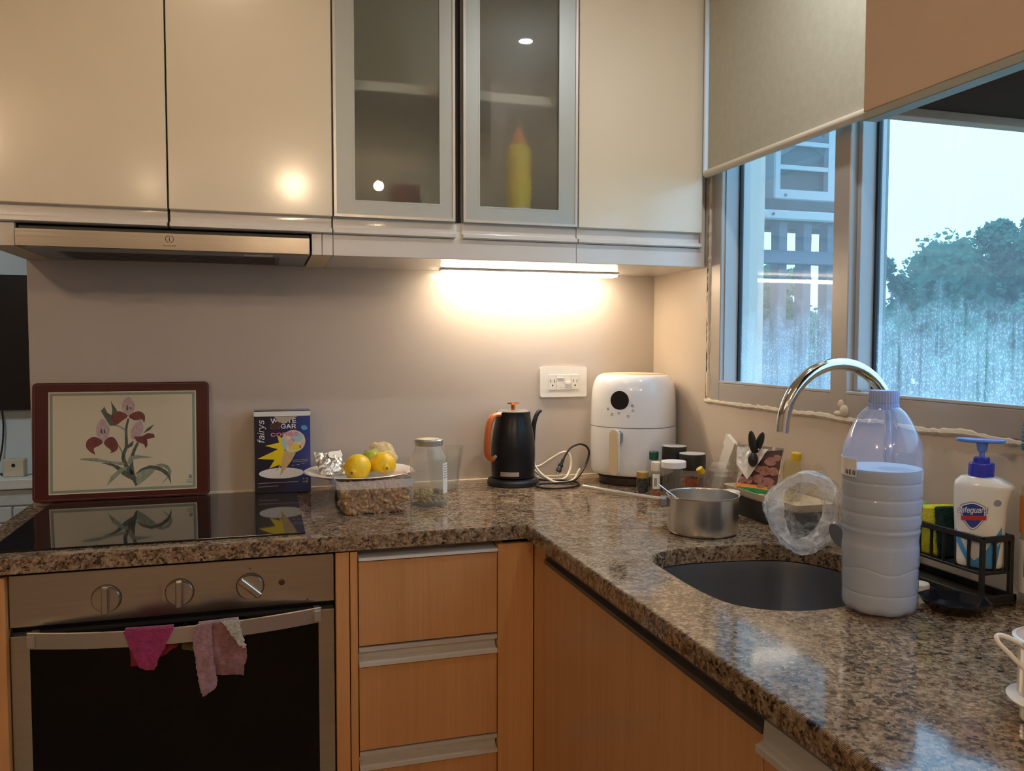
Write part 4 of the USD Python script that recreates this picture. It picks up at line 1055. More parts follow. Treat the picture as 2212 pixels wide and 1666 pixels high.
# --- jars in the corner
def jar(name, label, x, y, r, h, lid_r, lid_h, lidm, glass='jar_glass', neck=.8, fill=None, cat='jar'):
    t = thing(name, label, cat, (x, y, ZC))
    s = h - lid_h
    obj('jar', lathe([(0, 0), (r * .94, 0), (r, .003), (r, s * .72), (r * .96, s * .82), (r * neck, s * .93), (r * neck, s), (0, s)], 40), glass, t, smooth=45)
    obj('lid', mv(lat([(lid_r * .98, -.004), (lid_r, -.003), (lid_r, lid_h * .85), (lid_r * .96, lid_h), (lid_r * .85, lid_h)], 44), 0, 0, s), lidm, t)
    if lidm == 'black_plastic': obj('lid_top', mv(lat([(lid_r * .97, 0), (lid_r * .97, .0012)], 44), 0, 0, s + lid_h), 'lid_top_grey', t)
    if fill:
        m, hh, seed = fill
        obj('filling', [lat([(r - .006, .006), (r - .006, hh - .004)], 24), grains(220, lambda q: (lambda a, z: ((r - .0055) * math.cos(a), (r - .0055) * math.sin(a), z))(2 * PI * q.random(), .009 + (hh - .011) * q.random()), lambda q: (.0016, .0026, .0026), seed)], m, t, smooth=60, kind='stuff')
    return t


jar('spice_jar', 'front spice jar with broad black lid and red brown flakes', 1.523, -.388, .030, .110, .0345, .036, 'black_plastic', fill=('chilli', .05, 3))
jar('spice_jar', 'black-lidded jar half hidden behind the other black lid', 1.508, -.318, .028, .122, .0325, .032, 'black_plastic')
jar('spice_jar', 'empty clear jar with a flat white lid', 1.447, -.43, .028, .100, .0315, .012, 'lid_white')
jar('spice_jar', 'small squat glass jar with a gold lid beside the fryer', 1.403, -.345, .0165, .062, .016, .012, 'lid_gold', fill=('black_plastic', .045, 5))
t = jar('spice_bottle', 'slim spice bottle with a pale cap and paper label', 1.412, -.402, .0135, .095, .0125, .018, 'white_cord', neck=.86, fill=('chilli', .022, 7), cat='bottle')
obj('label', patch(.0138, -150, -70, .028, .066), 'paper_white', t); obj('print_block', patch(.0143, -135, -105, .034, .056, 8, .0003), 'print_grey', t)
t = thing('bottle', 'little bottle with dark green cap against the fryer', 'bottle', (1.462, -.290, ZC))
obj('body', lat([(.011, 0), (.0115, .003), (.0115, .07), (.007, .08), (.007, .084)], 28), 'jar_glass', t); obj('cap', lat([(.0125, .084), (.0125, .104), (.011, .106)], 28), 'green_plastic', t)
t = thing('bottle', 'small clear bottle with a tilted yellow cap beside the apothecary jar', 'bottle', (1.512, -.462, ZC))
obj('body', lat([(.014, 0), (.0145, .003), (.0145, .05), (.008, .066), (.008, .072)], 28), 'jar_glass', t); obj('cap', mv(rot(lat([(.009, 0), (.009, .014), (.008, .015)], 28), -38, [0, 1, 0]), -.002, 0, .072), 'yellow_plastic', t)
t = thing('apothecary_jar', 'round-shouldered glass jar with domed glass stopper behind the pot', 'jar', (1.530, -.525, ZC))
obj('jar', lathe([(0, 0), (.036, 0), (.0385, .004), (.0385, .050), (.036, .062), (.028, .072), (.0265, .082), (.029, .086), (.027, .087), (0, .087)], 44), 'clear_plastic', t, smooth=45)
obj('stopper', lat([(.024, .074), (.0245, .087), (.033, .0875), (.0335, .096), (.031, .103), (.02, .108), (.01, .109)], 44), 'clear_plastic', t, smooth=45)

# --- saucepan with a fork in it
sp_ = thing('saucepan', 'small stainless saucepan with long thin handle in front of the jars', 'saucepan', (1.340, -.762, ZC))
obj('pan', lathe([(0, 0), (.066, 0), (.0705, .003), (.0725, .008), (.0730, .077), (.0755, .0798), (.0755, .0808), (.0735, .0808), (.0713, .078), (.0708, .010), (.066, .004), (0, .003)], 72), 'steel_pot', sp_, smooth=40)
ax = np.array([math.cos(math.radians(152)), math.sin(math.radians(152))])
h0, h1 = ax * .074, ax * .25
obj('handle', tube(spline([(*(ax * .074), .066), (*(ax * .10), .068), (*(ax * .17), .076), (*(ax * .245), .086), (*(ax * .252), .087)], 6), .0078, 12, flat=.55), 'steel_pot', sp_)
obj('handle_mount', rot(bx(.0715, .090, -.0125, .0125, .052, .072, .003), 152, [0, 0, 1]), 'grey_plastic', sp_)
fk = thing('fork', 'thin steel fork handle sticking out of the saucepan', 'fork', (1.340, -.762, ZC))
f0, f1 = np.array([.02, -.035, .010]), np.array([-.079, .045, .096])
obj('stem', tube(spline([f0, f0 * .4 + f1 * .6 + [0, 0, .0], f1], 8), np.interp(np.linspace(0, 1, 17), [0, .5, 1], [.0018, .0022, .0040]), 10, flat=.5), 'steel', fk)
obj('tines', [tube([f0 + [o, 0, 0], f0 + [o + .012, -.014, -.005]], .001, 6) for o in (-.006, -.002, .002, .006)], 'chrome', fk)
t = thing('container', 'small white container just behind the saucepan on the right', 'container', (1.469, -.655, ZC))
obj('body', loft([rring(.032, .030, 0, .006), rring(.035, .033, .003, .008), rring(.037, .035, .050, .008), rring(.034, .032, .052, .008)]), 'white_plastic', t); obj('lid', loft([rring(.040, .038, .0522, .008), rring(.040, .038, .061, .008), rring(.036, .034, .063, .008)]), 'white_plastic', t)

# --- black box with cream tray, pouch, packet, clip
t = thing('storage_box', 'long black box under the cream tray along the right wall', 'box', (1.548, -.716, ZC))
obj('box', loft([rring(.072, .26, 0, .008), rring(.076, .264, .003, .01), rring(.086, .274, .046, .01)]), 'black_plastic', t)
t = thing('tray', 'cream rimmed tray holding the nut pouch on the black box', 'tray', (1.548, -.716, ZC + .0465))
obj('tray', loft([rring(.08, .264, 0, .012), rring(.096, .284, .016, .014), rring(.098, .286, .0175, .014), rring(.094, .282, .0175, .013), rring(.078, .262, .003, .012)]), 'cream_tray', t)
np_ = thing('nut_pouch', 'open pouch printed with brown nuts standing in the cream tray', 'pouch', (1.538, -.655, ZC + .050), math.radians(-62), rx=math.radians(-14))
gx, gz = np.meshgrid(np.linspace(-.052, .052, 30), np.linspace(0, .112, 30), indexing='ij')
th = .018 * np.clip(1 - (np.abs(gx) / .052) ** 3, 0, 1) * np.clip(1 - (gz / .112) ** 1.5, 0.06, 1) + .001
wr = (meshkit.fbm(np.stack([gx * 45, gz * 45, gx * 0], -1), 3, 5) - .5) * .008
obj('pouch', xz(sheet_solid(gx, gz, wr + th, wr - th)), 'foil', np_, smooth=30)


def on_pouch(pts, m, name, lift=.001):
    poly = Polygon(pts); q = prism(poly, 0, .0006); q = q.subdivide_to_size(.006); v = np.array(q.vertices)
    x, z = np.clip(v[:, 0], -.05, .05), np.clip(v[:, 1], 0, .11)
    tt = .018 * np.clip(1 - (np.abs(x) / .052) ** 3, 0, 1) * np.clip(1 - (z / .112) ** 1.5, .06, 1) + .001 + (meshkit.fbm(np.stack([x * 45, z * 45, x * 0], -1), 3, 5) - .5) * .008
    v[:, 2] += tt + lift; q.vertices = v; return obj(name, xz(q), m, np_)


on_pouch([(-.045, .016), (.050, .016), (.051, .108), (.01, .100), (-.03, .06)], 'print_brown', 'print_panel', .0004)
qn = np.random.default_rng(3)
for k, (x, z, r) in enumerate([(.01, .035, .013), (.032, .032, .012), (.022, .055, .014), (.040, .056, .012), (.030, .078, .013), (-.012, .030, .011), (.004, .058, .010), (.043, .088, .009), (-.03, .028, .010), (.018, .022, .010), (.042, .020, .009)]):
    on_pouch([(x + r * math.cos(a) * (1 + .15 * math.sin(3 * a + k)), z + r * .8 * math.sin(a)) for a in np.linspace(0, 2 * PI, 18)[:-1]], 'nut_print', 'printed_nut', .0014 + .0004 * (k % 3))
on_pouch([(-.050, .012), (.051, .012), (.051, .020), (-.049, .021)], 'print_orange', 'printed_band', .0012)
on_pouch([(-.050, .002), (.051, .002), (.051, .012), (-.010, .013), (-.050, .009)], 'print_green', 'printed_band', .0013)
fl_ = prism([(-.052, .104), (.026, .104), (-.014, .030), (-.046, .062)], 0, .0008).subdivide_to_size(.008); v = np.array(fl_.vertices); v[:, 2] += .021 + (meshkit.fbm(v * 60, 3, 7) - .5) * .010; fl_.vertices = v
obj('folded_flap', xz(fl_), 'porcelain', np_, smooth=25)
cl_ = thing('bag_clip', 'black two-handled clip gripping the top of the nut pouch', 'clip', (1.530, -.660, ZC + .150), math.radians(-62))
for s in (-1, 1):
    obj('arm', rot(mv(ell(.0095, .0045, .026, 3), 0, s * .0055, .022), s * 15 + 6, [0, 1, 0]), 'black_plastic', cl_)
obj('jaw', ell(.011, .012, .017, 3, (-.002, -.004, -.018)), 'black_plastic', cl_)
obj('spring', tube([(-.008, 0, .004), (.010, 0, .006)], .0028, 10), 'chrome', cl_)
t = thing('paper_packet', 'slanted white paper packet leaning on the wall between the jars and the nut pouch', 'packet', (1.583, -.405, ZC + .0108), math.radians(-90), ry=math.radians(28))
obj('packet', bx(-.022, .022, -.006, .006, 0, .168, .004), 'paper_white', t); obj('fold', bx(-.0222, .0222, -.0075, -.006, .135, .1675, .0006), 'paper_white', t)
t = thing('oil_bottle', 'short yellowish plastic bottle by the wall right of the nut pouch', 'bottle', (1.571, -.742, ZC + .0505))
obj('body', lat([(.018, 0), (.019, .003), (.019, .075), (.015, .088), (.009, .092)], 28), 'oil_plastic', t); obj('cap', rot(mv(lat([(.011, 0), (.011, .016), (.009, .0175)], 24), 0, 0, .092), 8, [1, 0, 0]), 'yellow_plastic', t)

# ------------------------------------------------------------------ at the sink
fa = thing('kitchen_tap', 'tall chrome gooseneck tap curving over the sink', 'tap', (1.54, -1.07, ZC))
cxa, rr_, zc_ = -.1125, .1125, .2480
arc = [(0, 0, .03), (0, 0, .12), (0, 0, .2)] + [(cxa + rr_ * math.cos(a), 0, zc_ + rr_ * math.sin(a)) for a in np.linspace(0, PI, 25)] + [(-.2262, 0, .243)]
obj('spout', tube(arc, .0112, 20, up=(0, 1, 0)), 'chrome', fa, smooth=40)
obj('body', lat([(.027, 0), (.028, .004), (.022, .008), (.0185, .012), (.0185, .075), (.0135, .082)], 36), 'chrome', fa)
obj('lever', [tube([(-.016, 0, .05), (-.094, .006, .054)], .006, 12), mv(rot(lat([(.024, -.004), (.027, 0), (.024, .004)], 32), 70, [0, 1, 0]), -.098, .006, .054)], 'grey_plastic', fa)

bt = thing('pet_bottle', 'big clear ribbed plastic bottle of cloudy grey liquid with blue cap beside the sink', 'bottle', (1.333, -1.289, ZC))
PR = [(.036, 0), (.046, .003), (.0515, .012), (.0522, .030), (.0515, .0335), (.0525, .038), (.0528, .064), (.0519, .068), (.0530, .073), (.0532, .098), (.0520, .106), (.0526, .118), (.0542, .124), (.0533, .1285), (.0545, .134), (.0547, .146), (.0537, .150), (.0548, .1545), (.0550, .168), (.0540, .172), (.0550, .1765), (.0552, .192), (.0543, .1955), (.0553, .200), (.0555, .222), (.0548, .240), (.050, .258), (.041, .278), (.031, .294), (.0215, .303), (.0165, .306), (.0165, .318)]
pp = spline([(r, 0, z) for r, z in PR], 3)


def petbody(off, zmax, n=96):
    rs = []
    for r, _, z in pp:
        if z > zmax: break
        a = np.arange(n) * 2 * PI / n
        k = 1 - .05 * np.clip(1 - z / .016, 0, 1) * (np.cos(a * 7) < -.3)
        wz = .0035 * np.sin(a * 4) * math.exp(-((z - .068) / .012) ** 2)
        rs.append(np.c_[(r * k - off) * np.cos(a), (r * k - off) * np.sin(a), z + off * (z < .01) + wz])
    return rs


obj('bottle', loft(petbody(0, 1), True, True), 'pet_plastic', bt, smooth=38)
obj('liquid', loft(petbody(.0016, .221)), 'rice_water', bt, smooth=38)
obj('cap', loft([np.c_[.0205 * (1 + .02 * (k_ % 2)) * np.cos(a_), .0205 * (1 + .02 * (k_ % 2)) * np.sin(a_), np.full(64, z)] if False else np.c_[(r_c + .0004 * np.cos(32 * a_)) * np.cos(a_), (r_c + .0004 * np.cos(32 * a_)) * np.sin(a_), np.full(128, z)]
                 for a_ in [np.arange(128) * 2 * PI / 128] for k_ in [0] for r_c, z in ((.0200, .300), (.0208, .301), (.0208, .307), (.0196, .3085), (.0202, .309), (.0202, .325), (.0190, .3275))]), 'cap_blue', bt, smooth=30)
lb = obj('label', patch(.0558, 132, 192, .203, .229, 16, .0004), 'paper_white', bt)
for ch, a in (('N', 172), ('E', 180), ('R', 188)):
    q = text(ch, .0068, .0003, True); q.apply_translation((-q.extents[0] / 2, 0, 0)); q = xz(q); q = mv(q, 0, -.0563, .2055); obj('lettering', rot(q, a + 90 - 0, [0, 0, 1]), 'print_navy', lb, smooth=False)

# crumpled clear bag drying at the sink edge: an open sack lying on its side, mouth towards the room
bg = thing('plastic_bag', 'crumpled clear plastic bag gaping open at the back edge of the sink', 'bag', (1.445, -.945, ZC))
n_ = 96
axis = np.array([-.63, -.74, .20]); axis /= np.linalg.norm(axis); side = np.cross([0, 0, 1], axis); side /= np.linalg.norm(side); upb = np.cross(axis, side)
U = .00088                                                     # drawing unit of the outlines below, metres


def ringpts(pts, dx=0., dy=0.):
    p = spline([(x, y, 0) for x, y in pts], 16, True)[:, :2]
    i = np.linspace(0, len(p), n_, endpoint=False).astype(int); p = p[i]; return np.c_[p[:, 0] + dx, -p[:, 1] + dy] * U


MIN = [(6, -58), (36, -48), (44, 0), (32, 42), (-10, 62), (-30, 18), (-34, -30), (-14, -50)]
MID = [(10, -76), (58, -60), (68, -2), (50, 62), (0, 84), (-52, 48), (-62, -22), (-26, -62)]
OUT = [(18, -84), (66, -62), (80, 0), (70, 56), (8, 98), (-50, 62), (-78, -8), (-38, -62)]
B1 = [(30, -82), (84, -50), (98, 8), (84, 52), (10, 90), (-46, 52), (-70, -20), (-30, -60)]
B2 = [(34, -70), (84, -40), (96, 10), (80, 40), (14, 70), (-36, 40), (-54, -16), (-20, -50)]
B3 = [(34, -36), (60, -22), (66, 6), (56, 22), (20, 36), (-6, 20), (-14, -8), (4, -26)]
I1 = [(10, -52), (40, -40), (48, 4), (36, 38), (-4, 56), (-24, 16), (-28, -26), (-8, -44)]
I2 = [(24, -44), (56, -30), (62, 6), (50, 30), (10, 46), (-16, 18), (-22, -18), (0, -36)]
TIP = [(34, -6), (38, -4), (38, 0), (36, 4), (32, 4), (30, 2), (29, -2), (31, -5)]


def bag_rings(spec, seed, amp):
    out = []
    for pts, d in spec:
        p = ringpts(pts); c = np.array([(d, *x) for x in p]) * 28
        w = side * p[:, :1] + upb * p[:, 1:] + axis * d
        k1 = meshkit.fbm(c + 3, 4, seed) - .5; k2 = meshkit.fbm(c * 1.1 + 9, 4, seed + 1) - .5; k3 = meshkit.fbm(c * .9 + 5, 4, seed + 2) - .5
        c2_ = c * 2.6; k4 = np.abs(meshkit.fbm(c2_ + 2, 2, seed + 5) - .5) - .12; w = w + amp * .9 * axis * k4[:, None] + amp * .5 * upb * (meshkit.noise(c2_ * 1.2 + 4, seed + 6) - .5)[:, None]
        out.append(w + amp * (side * k1[:, None] + upb * k2[:, None] + 1.4 * axis * k3[:, None]))
    return out


def dense(spec, m=5):
    o = []
    for (p, d), (q, e) in zip(spec[:-1], spec[1:]):
        for t in np.linspace(0, 1, m, endpoint=False): o.append(([tuple(np.array(a) * (1 - t) + np.array(b_) * t) for a, b_ in zip(p, q)], d * (1 - t) + e * t))
    return o + [spec[-1]]


def bag_sheet(spec, seed, amp, name, m_, closed):
    rs = bag_rings(dense(spec), seed, amp); V = np.vstack(rs) + [0, 0, .078]
    ins = np.array([SP.contains(Point(x + 1.445, y - .945)) for x, y in V[:, :2]])
    V[:, 2] = np.where(~ins & (V[:, 2] < .003), .003, V[:, 2]); F = []
    for i in range(len(rs) - 1):
        for k in range(n_):
            l = (k + 1) % n_; F += [(i * n_ + k, i * n_ + l, (i + 1) * n_ + l), (i * n_ + k, (i + 1) * n_ + l, (i + 1) * n_ + k)]
    if closed:
        c = len(V); V = np.vstack([V, V[-n_:].mean(0)]); F += [(c, (len(rs) - 1) * n_ + k, (len(rs) - 1) * n_ + (k + 1) % n_) for k in range(n_)]
    obj(name, trimesh.Trimesh(V, np.array(F), process=False), m_, bg, smooth=16)


bag_sheet([(OUT, .0), (B1, -.035), (B2, -.085), (B3, -.115), (TIP, -.125)], 3, .020, 'film', 'bag_film', True)
bag_sheet([(MIN, .006), (MID, .016), (OUT, .0)], 8, .009, 'folded_mouth', 'bag_cuff', False)
bag_sheet([(MIN, .006), (I1, -.03), (I2, -.075)], 14, .012, 'inner_film', 'bag_film', False)

# sink caddy with sponges and soap
cd_ = thing('sink_caddy', 'black wire sink caddy on a drip tray along the wall', 'rack', (1.52, -1.2, ZC))
X0, X1, Y0, Y1 = 1.487, 1.5475, -1.325, -1.103
obj('drip_tray', [bx(X0 - .004, X1 + .004, Y0 - .004, Y1 + .004, ZC + .0005, ZC + .006, .001)] + [bx(X0 - .004, X0 + .002, Y0 - .004, Y1 + .004, ZC + .006, ZC + .016, .001), bx(X0 - .004, X1 + .004, Y0 - .004, Y0 + .002, ZC + .006, ZC + .016, .001), bx(X1 - .002, X1 + .004, Y0 - .004, Y1 + .004, ZC + .006, ZC + .016, .001)], 'black_plastic', cd_, w=True)
for x in (X0 + .003, X1 - .003):
    for y in (Y0 + .003, Y1 - .003): obj('post', bx(x - .0035, x + .0035, y - .0035, y + .0035, ZC + .006, ZC + .104, .001), 'black_plastic', cd_, w=True)
obj('floor_grid', [bx(X0, X1, Y0, Y1, ZC + .048, ZC + .0525, .001)], 'black_plastic', cd_, w=True)
for x in (X0, X1 - .005): obj('rail', bx(x, x + .005, Y0, Y1, ZC + .097, ZC + .1065, .001), 'black_plastic', cd_, w=True)
for y in (Y0, Y1 - .005): obj('rail', bx(X0, X1, y, y + .005, ZC + .097, ZC + .1065, .001), 'black_plastic', cd_, w=True)
for y in np.arange(Y0 + .026, Y1 - .01, .0245): obj('bar', bx(X0 + .001, X0 + .0045, y, y + .0035, ZC + .05, ZC + .099), 'black_plastic', cd_, w=True)
for x in (X0 + .024, X0 + .046): obj('bar', bx(x, x + .0035, Y0 + .001, Y0 + .0045, ZC + .05, ZC + .099), 'black_plastic', cd_, w=True)
ZK = ZC + .0528
sg = thing('sponge', 'yellow sponge with dark green scourer leaning in the sink caddy', 'sponge', (1.5175, -1.238, ZK), math.radians(-10), rx=math.radians(-9))
obj('foam', bx(-.026, .026, 0, .044, .001, .083, .005), 'sponge_yellow', sg); obj('scourer', bump_noise(bx(-.0262, .0262, -.008, .0, .001, .0815, .003).subdivide_to_size(.008), .002, 300), 'scourer_green', sg)
s2 = thing('sponge', 'pale green sponge at the far end of the sink caddy', 'sponge', (1.5175, -1.172, ZK), math.radians(-6), rx=math.radians(-5))
obj('foam', bx(-.026, .026, 0, .022, .001, .076, .006), 'sponge_green', s2)
gl = thing('drinking_glass', 'slim clear glass bottle with a greenish rim in the back of the caddy', 'glass', (1.524, -1.129, ZK))
obj('glass', lathe([(0, 0), (.019, 0), (.021, .003), (.021, .122), (.016, .132), (.015, .140), (.019, .143), (.0195, .150), (.017, .1535), (.0145, .1535), (.0135, .14), (.0145, .131), (.0192, .121), (.0192, .005), (0, .005)], 36), 'jar_glass', gl, smooth=45)

sd = thing('soap_dispenser', 'white hand soap bottle with blue pump standing in the sink caddy', 'soap dispenser', (1.5185, -1.2885, ZK), math.radians(-50))


def oval(w, d, z, n=56, e=2.6, dx=0.0):
    a = np.arange(n) * 2 * PI / n; c, s = np.cos(a), np.sin(a); k = (np.abs(c) ** e + np.abs(s) ** e) ** (-1 / e)
    return np.c_[w / 2 * k * c + dx, d / 2 * k * s, np.full(n, z)]


obj('bottle', loft([oval(.060, .040, 0), oval(.065, .045, .003), oval(.067, .046, .010), oval(.069, .046, .06), oval(.074, .047, .10), oval(.080, .047, .121, dx=.003), oval(.083, .046, .126, dx=.005), oval(.076, .044, .131, dx=.003), oval(.056, .036, .138), oval(.040, .032, .140)]), 'soap_white', sd, smooth=50)
obj('collar', [lat([(.0175, .1395), (.018, .1405), (.018, .158), (.0165, .1605)], 36), lat([(.0115, .1600), (.0115, .167), (.010, .169)], 28)], 'pump_blue', sd)
obj('plunger', [lat([(.004, .168), (.004, .178)], 16)], 'pump_light', sd)
obj('pump_head', [lat([(.0055, .1775), (.0065, .179), (.0085, .192)], 24), loft([np.c_[(.034 * np.cos(a_) - .0025), .0125 * np.sin(a_), np.full(40, z) ] * np.array([s_, s_, 1]) for a_ in [np.arange(40) * 2 * PI / 40] for s_, z in ((.9, .1915), (1, .193), (1, .1955), (.93, .197))])], 'pump_light', sd)


def sfront(poly, m, d, name, par=sd):
    q = prism(Polygon(poly).buffer(0) if not hasattr(poly, 'geoms') and not isinstance(poly, Polygon) else poly, 0, .0003).subdivide_to_size(.006); v = np.array(q.vertices)
    z = v[:, 1]; W_ = np.interp(z, [0, .01, .06, .10, .121], [.065, .067, .069, .074, .080]); D_ = np.interp(z, [0, .01, .06, .1], [.045, .046, .046, .047])
    v[:, 2] += D_ / 2 * np.clip(1 - np.abs(v[:, 0] / (W_ / 2)) ** 2.6, .02, 1) ** (1 / 2.6) + d; q.vertices = v
    return obj(name, xz(q), m, par, smooth=30)


sh = [(-.024, .093), (-.012, .1), (0, .103), (.012, .1), (.024, .093), (.022, .075), (.012, .058), (0, .049), (-.012, .058), (-.022, .075)]
sho = Polygon(spline(np.c_[np.array(sh), np.zeros(10)], 4, True)[:, :2])
mvp = lambda P, s=1: affinity.translate(affinity.scale(P, .74 * s, .82 * s, origin=(0, .078)), -.008, .004)
sfront(mvp(sho), 'print_grey', .0004, 'shield_edge'); sfront(mvp(sho, .92), 'print_white', .0007, 'shield'); sfront(mvp(sho, .84), 'print_navy', .0010, 'shield')
sfront([(-.024, .072), (.010, .076), (.010, .083), (-.024, .079)], 'print_red', .0014, 'red_band')
tx = text('Safeguard', .0085, .0003, True, .040, .12); tx.apply_translation((-.030, .0825, 0))
v = np.array(tx.vertices); v[:, 2] += .0235 * np.clip(1 - np.abs(v[:, 0] / .0365) ** 2.6, .02, 1) ** (1 / 2.6) + .0018; v[:, 1] += (v[:, 0] + .01) * .10; tx.vertices = v
obj('lettering', xz(tx), 'print_white', sd, smooth=False)
tb_ = text('Safeguard', .0085, .0003, True, .0415, .12); tb_.apply_translation((-.0307, .0820, 0)); v = np.array(tb_.vertices); v[:, 2] += .0235 * np.clip(1 - np.abs(v[:, 0] / .0365) ** 2.6, .02, 1) ** (1 / 2.6) + .0013; v[:, 1] += (v[:, 0] + .01) * .10; tb_.vertices = v
obj('lettering_shadow', xz(tb_), 'print_navy', sd, smooth=False)
sfront([(-.031, .058), (-.014, .022), (-.005, .012), (.008, .024), (.030, .066), (.031, .052), (.012, .014), (.004, .005), (-.012, .005), (-.031, .040)], 'print_blue', .0005, 'swoosh')
sfront([(-.016, .003), (.024, .003), (.030, .044), (.012, .016), (-.006, .012)], 'print_blue', .0006, 'swoosh')
sfront([(x * .005 + .024, y * .005 + .103) for x, y in circ(0, 0, 1, 1, 20)], 'print_grey', .0006, 'badge')
for y in (.046, .042): sfront([(-.018, y), (.004, y + .001), (.004, y + .0025), (-.018, y + .0015)], 'print_grey', .0006, 'print_line')

# small things beside the bottle
wc = thing('loose_top', 'small white screw top lying between the big bottle and the caddy', 'cap', (1.462, -1.232, ZC))
obj('cap', lat([(.0128, 0), (.0138, .001), (.0138, .0125), (.0125, .0145)], 36), 'cap_white', wc)
oc = thing('soap_dish', 'glossy black eight-sided dish in front of the sink caddy', 'dish', (1.4395, -1.3225, ZC), math.radians(12))
o8 = lambda r, z: np.c_[r * np.cos(np.arange(8) * PI / 4 + PI / 8), r * np.sin(np.arange(8) * PI / 4 + PI / 8), np.full(8, z)]
obj('dish', loft([o8(.034, 0), o8(.037, .003), o8(.0505, .0165), o8(.0505, .018), o8(.047, .018), o8(.034, .006)]), 'black_gloss', oc, smooth=False)
tm = thing('tumbler', 'printed tumbler by the wall at the right edge holding a brush', 'tumbler', (1.5775, -1.337, ZC))
obj('body', vessel([(.020, 0), (.022, .002), (.0235, .18)], .002, 36), 'jar_glass', tm, smooth=45)
obj('printed_band', patch(.0236, 100, 330, .11, .165, 30, .0004), 'print_orange', tm); obj('printed_band', patch(.0233, 100, 330, .02, .10, 30, .0004), 'paper_white', tm); obj('printed_band', patch(.0240, 180, 260, .045, .075, 20, .0004), 'print_green', tm)
br = thing('dish_brush', 'teal bristled brush standing in the printed tumbler', 'brush', (1.5775, -1.337, ZC + .0045))
obj('handle', tube([(0, 0, 0), (0, 0, .22)], .005, 12), 'teal', br)
q = np.random.default_rng(2); bl_ = []
for k in range(420):
    a = q.random() * 2 * PI; z = q.random(); e = .3 + 1.2 * max(0, z - .6); dv = np.array([math.cos(a), math.sin(a), e]); dv /= np.linalg.norm(dv)
    p0 = np.array([.004 * math.cos(a), .004 * math.sin(a), .222 + z * .045]); bl_.append(tube([p0, p0 + dv * .0215], [.0009, .0007], 4))
obj('bristles', bl_, 'teal', br, kind='stuff'); obj('core', lat([(.007, .215), (.016, .225), (.016, .275), (.008, .288)], 20), 'teal', br)

ut = thing('cutlery_holder', 'white enamelled utensil cup with wire loop handle at the lower right edge', 'utensil holder', (1.250, -1.650, ZC - .0))
obj('cup', vessel([(.034, 0), (.037, .003), (.038, .022), (.049, .0232), (.050, .0255), (.040, .029), (.0405, .078), (.0455, .086), (.046, .089), (.044, .090)], .002, 48), 'porcelain', ut, smooth=40)
obj('wire_loop', tube(spline([(-.036, -.012, .050), (-.048, .002, .064), (-.060, .014, .080), (-.065, .020, .088), (-.062, .023, .093), (-.054, .018, .092), (-.041, .008, .085)], 7), .0026, 10), 'white_plastic', ut)

# ------------------------------------------------------------------ cloths on the oven handle
def cloth(name, pts, m, y, par, seed, th=.0028, amp=.006, sc_=38, lean=0.0, jag=.0022):
    p = Polygon(pts); e = np.array(p.exterior.segmentize(.004).coords)[:-1]; q = np.random.default_rng(seed); c = e.mean(0)
    e = e + (q.random((len(e), 2)) - .5) * jag; P = Polygon(e).buffer(0)
    if P.geom_type != 'Polygon': P = max(P.geoms, key=lambda g_: g_.area)
    k = prism(P, 0, th).subdivide_to_size(.006); v = np.array(k.vertices); zt = max(b for _, b in pts)
    hang = np.clip((zt - v[:, 1]) / .06, 0, 1)
    v[:, 2] += (meshkit.fbm(np.c_[v[:, 0] * sc_, v[:, 1] * sc_ * .45, np.zeros(len(v))], 3, seed) - .5) * amp * (.25 + .75 * hang) * 2 + lean * (zt - v[:, 1]); k.vertices = v
    k = xz(k); k.apply_translation((0, y, 0)); return obj(name, k, m, par, w=True, smooth=60)


def hz(x):  # handle's front at x
    return -.602 - .046 * (1 - ((x - .301) / .265) ** 2)


c1 = thing('cleaning_cloth', 'magenta cloth hung over the middle of the oven handle', 'cloth', (.25, -.655, .76))
cloth('front_fold', [(.207, .7635), (.293, .7625), (.281, .738), (.266, .705), (.2625, .694), (.258, .688), (.247, .687), (.234, .692), (.222, .715), (.213, .742)], 'mulberry_cloth', -.650, c1, 3, amp=.010)
obj('top_fold', tube(spline([(x, hz(x) + .004, .7628) for x in np.linspace(.2085, .292, 8)], 3), .0062, 10, flat=.5), 'mulberry_cloth', c1, w=True)
cloth('back_fold', [(.211, .757), (.301, .757), (.299, .722), (.270, .704), (.235, .690), (.216, .692)], 'mulberry_dark', -.632, c1, 5)
c2 = thing('cleaning_cloth', 'ragged pink and grey cloth hung right of the magenta cloth on the oven handle', 'cloth', (.38, -.65, .76))
cloth('left_fold', [(.3345, .7655), (.3590, .7655), (.3610, .715), (.3680, .652), (.3660, .640), (.3580, .636), (.3440, .627), (.3390, .636), (.3330, .675), (.3270, .722), (.3265, .742)], 'pink_cloth', -.655, c2, 7, amp=.009)
cloth('middle_fold', [(.354, .7625), (.382, .7625), (.399, .732), (.4215, .708), (.4225, .690), (.4170, .672), (.4160, .655), (.402, .660), (.375, .662), (.358, .664)], 'rose_cloth', -.648, c2, 9, amp=.012)
cloth('right_flap', [(.378, .7695), (.4085, .7690), (.4150, .740), (.4225, .710), (.411, .719), (.397, .739), (.386, .757)], 'grey_cloth', -.656, c2, 11, amp=.007, jag=.004)
cloth('back_fold', [(.301, .757), (.425, .757), (.420, .725), (.330, .705), (.305, .712)], 'khaki_cloth', -.630, c2, 12)
obj('top_fold', tube(spline([(x, hz(x) + .004, .7635) for x in np.linspace(.336, .408, 8)], 3), .0062, 10, flat=.5), 'pink_cloth', c2, w=True)

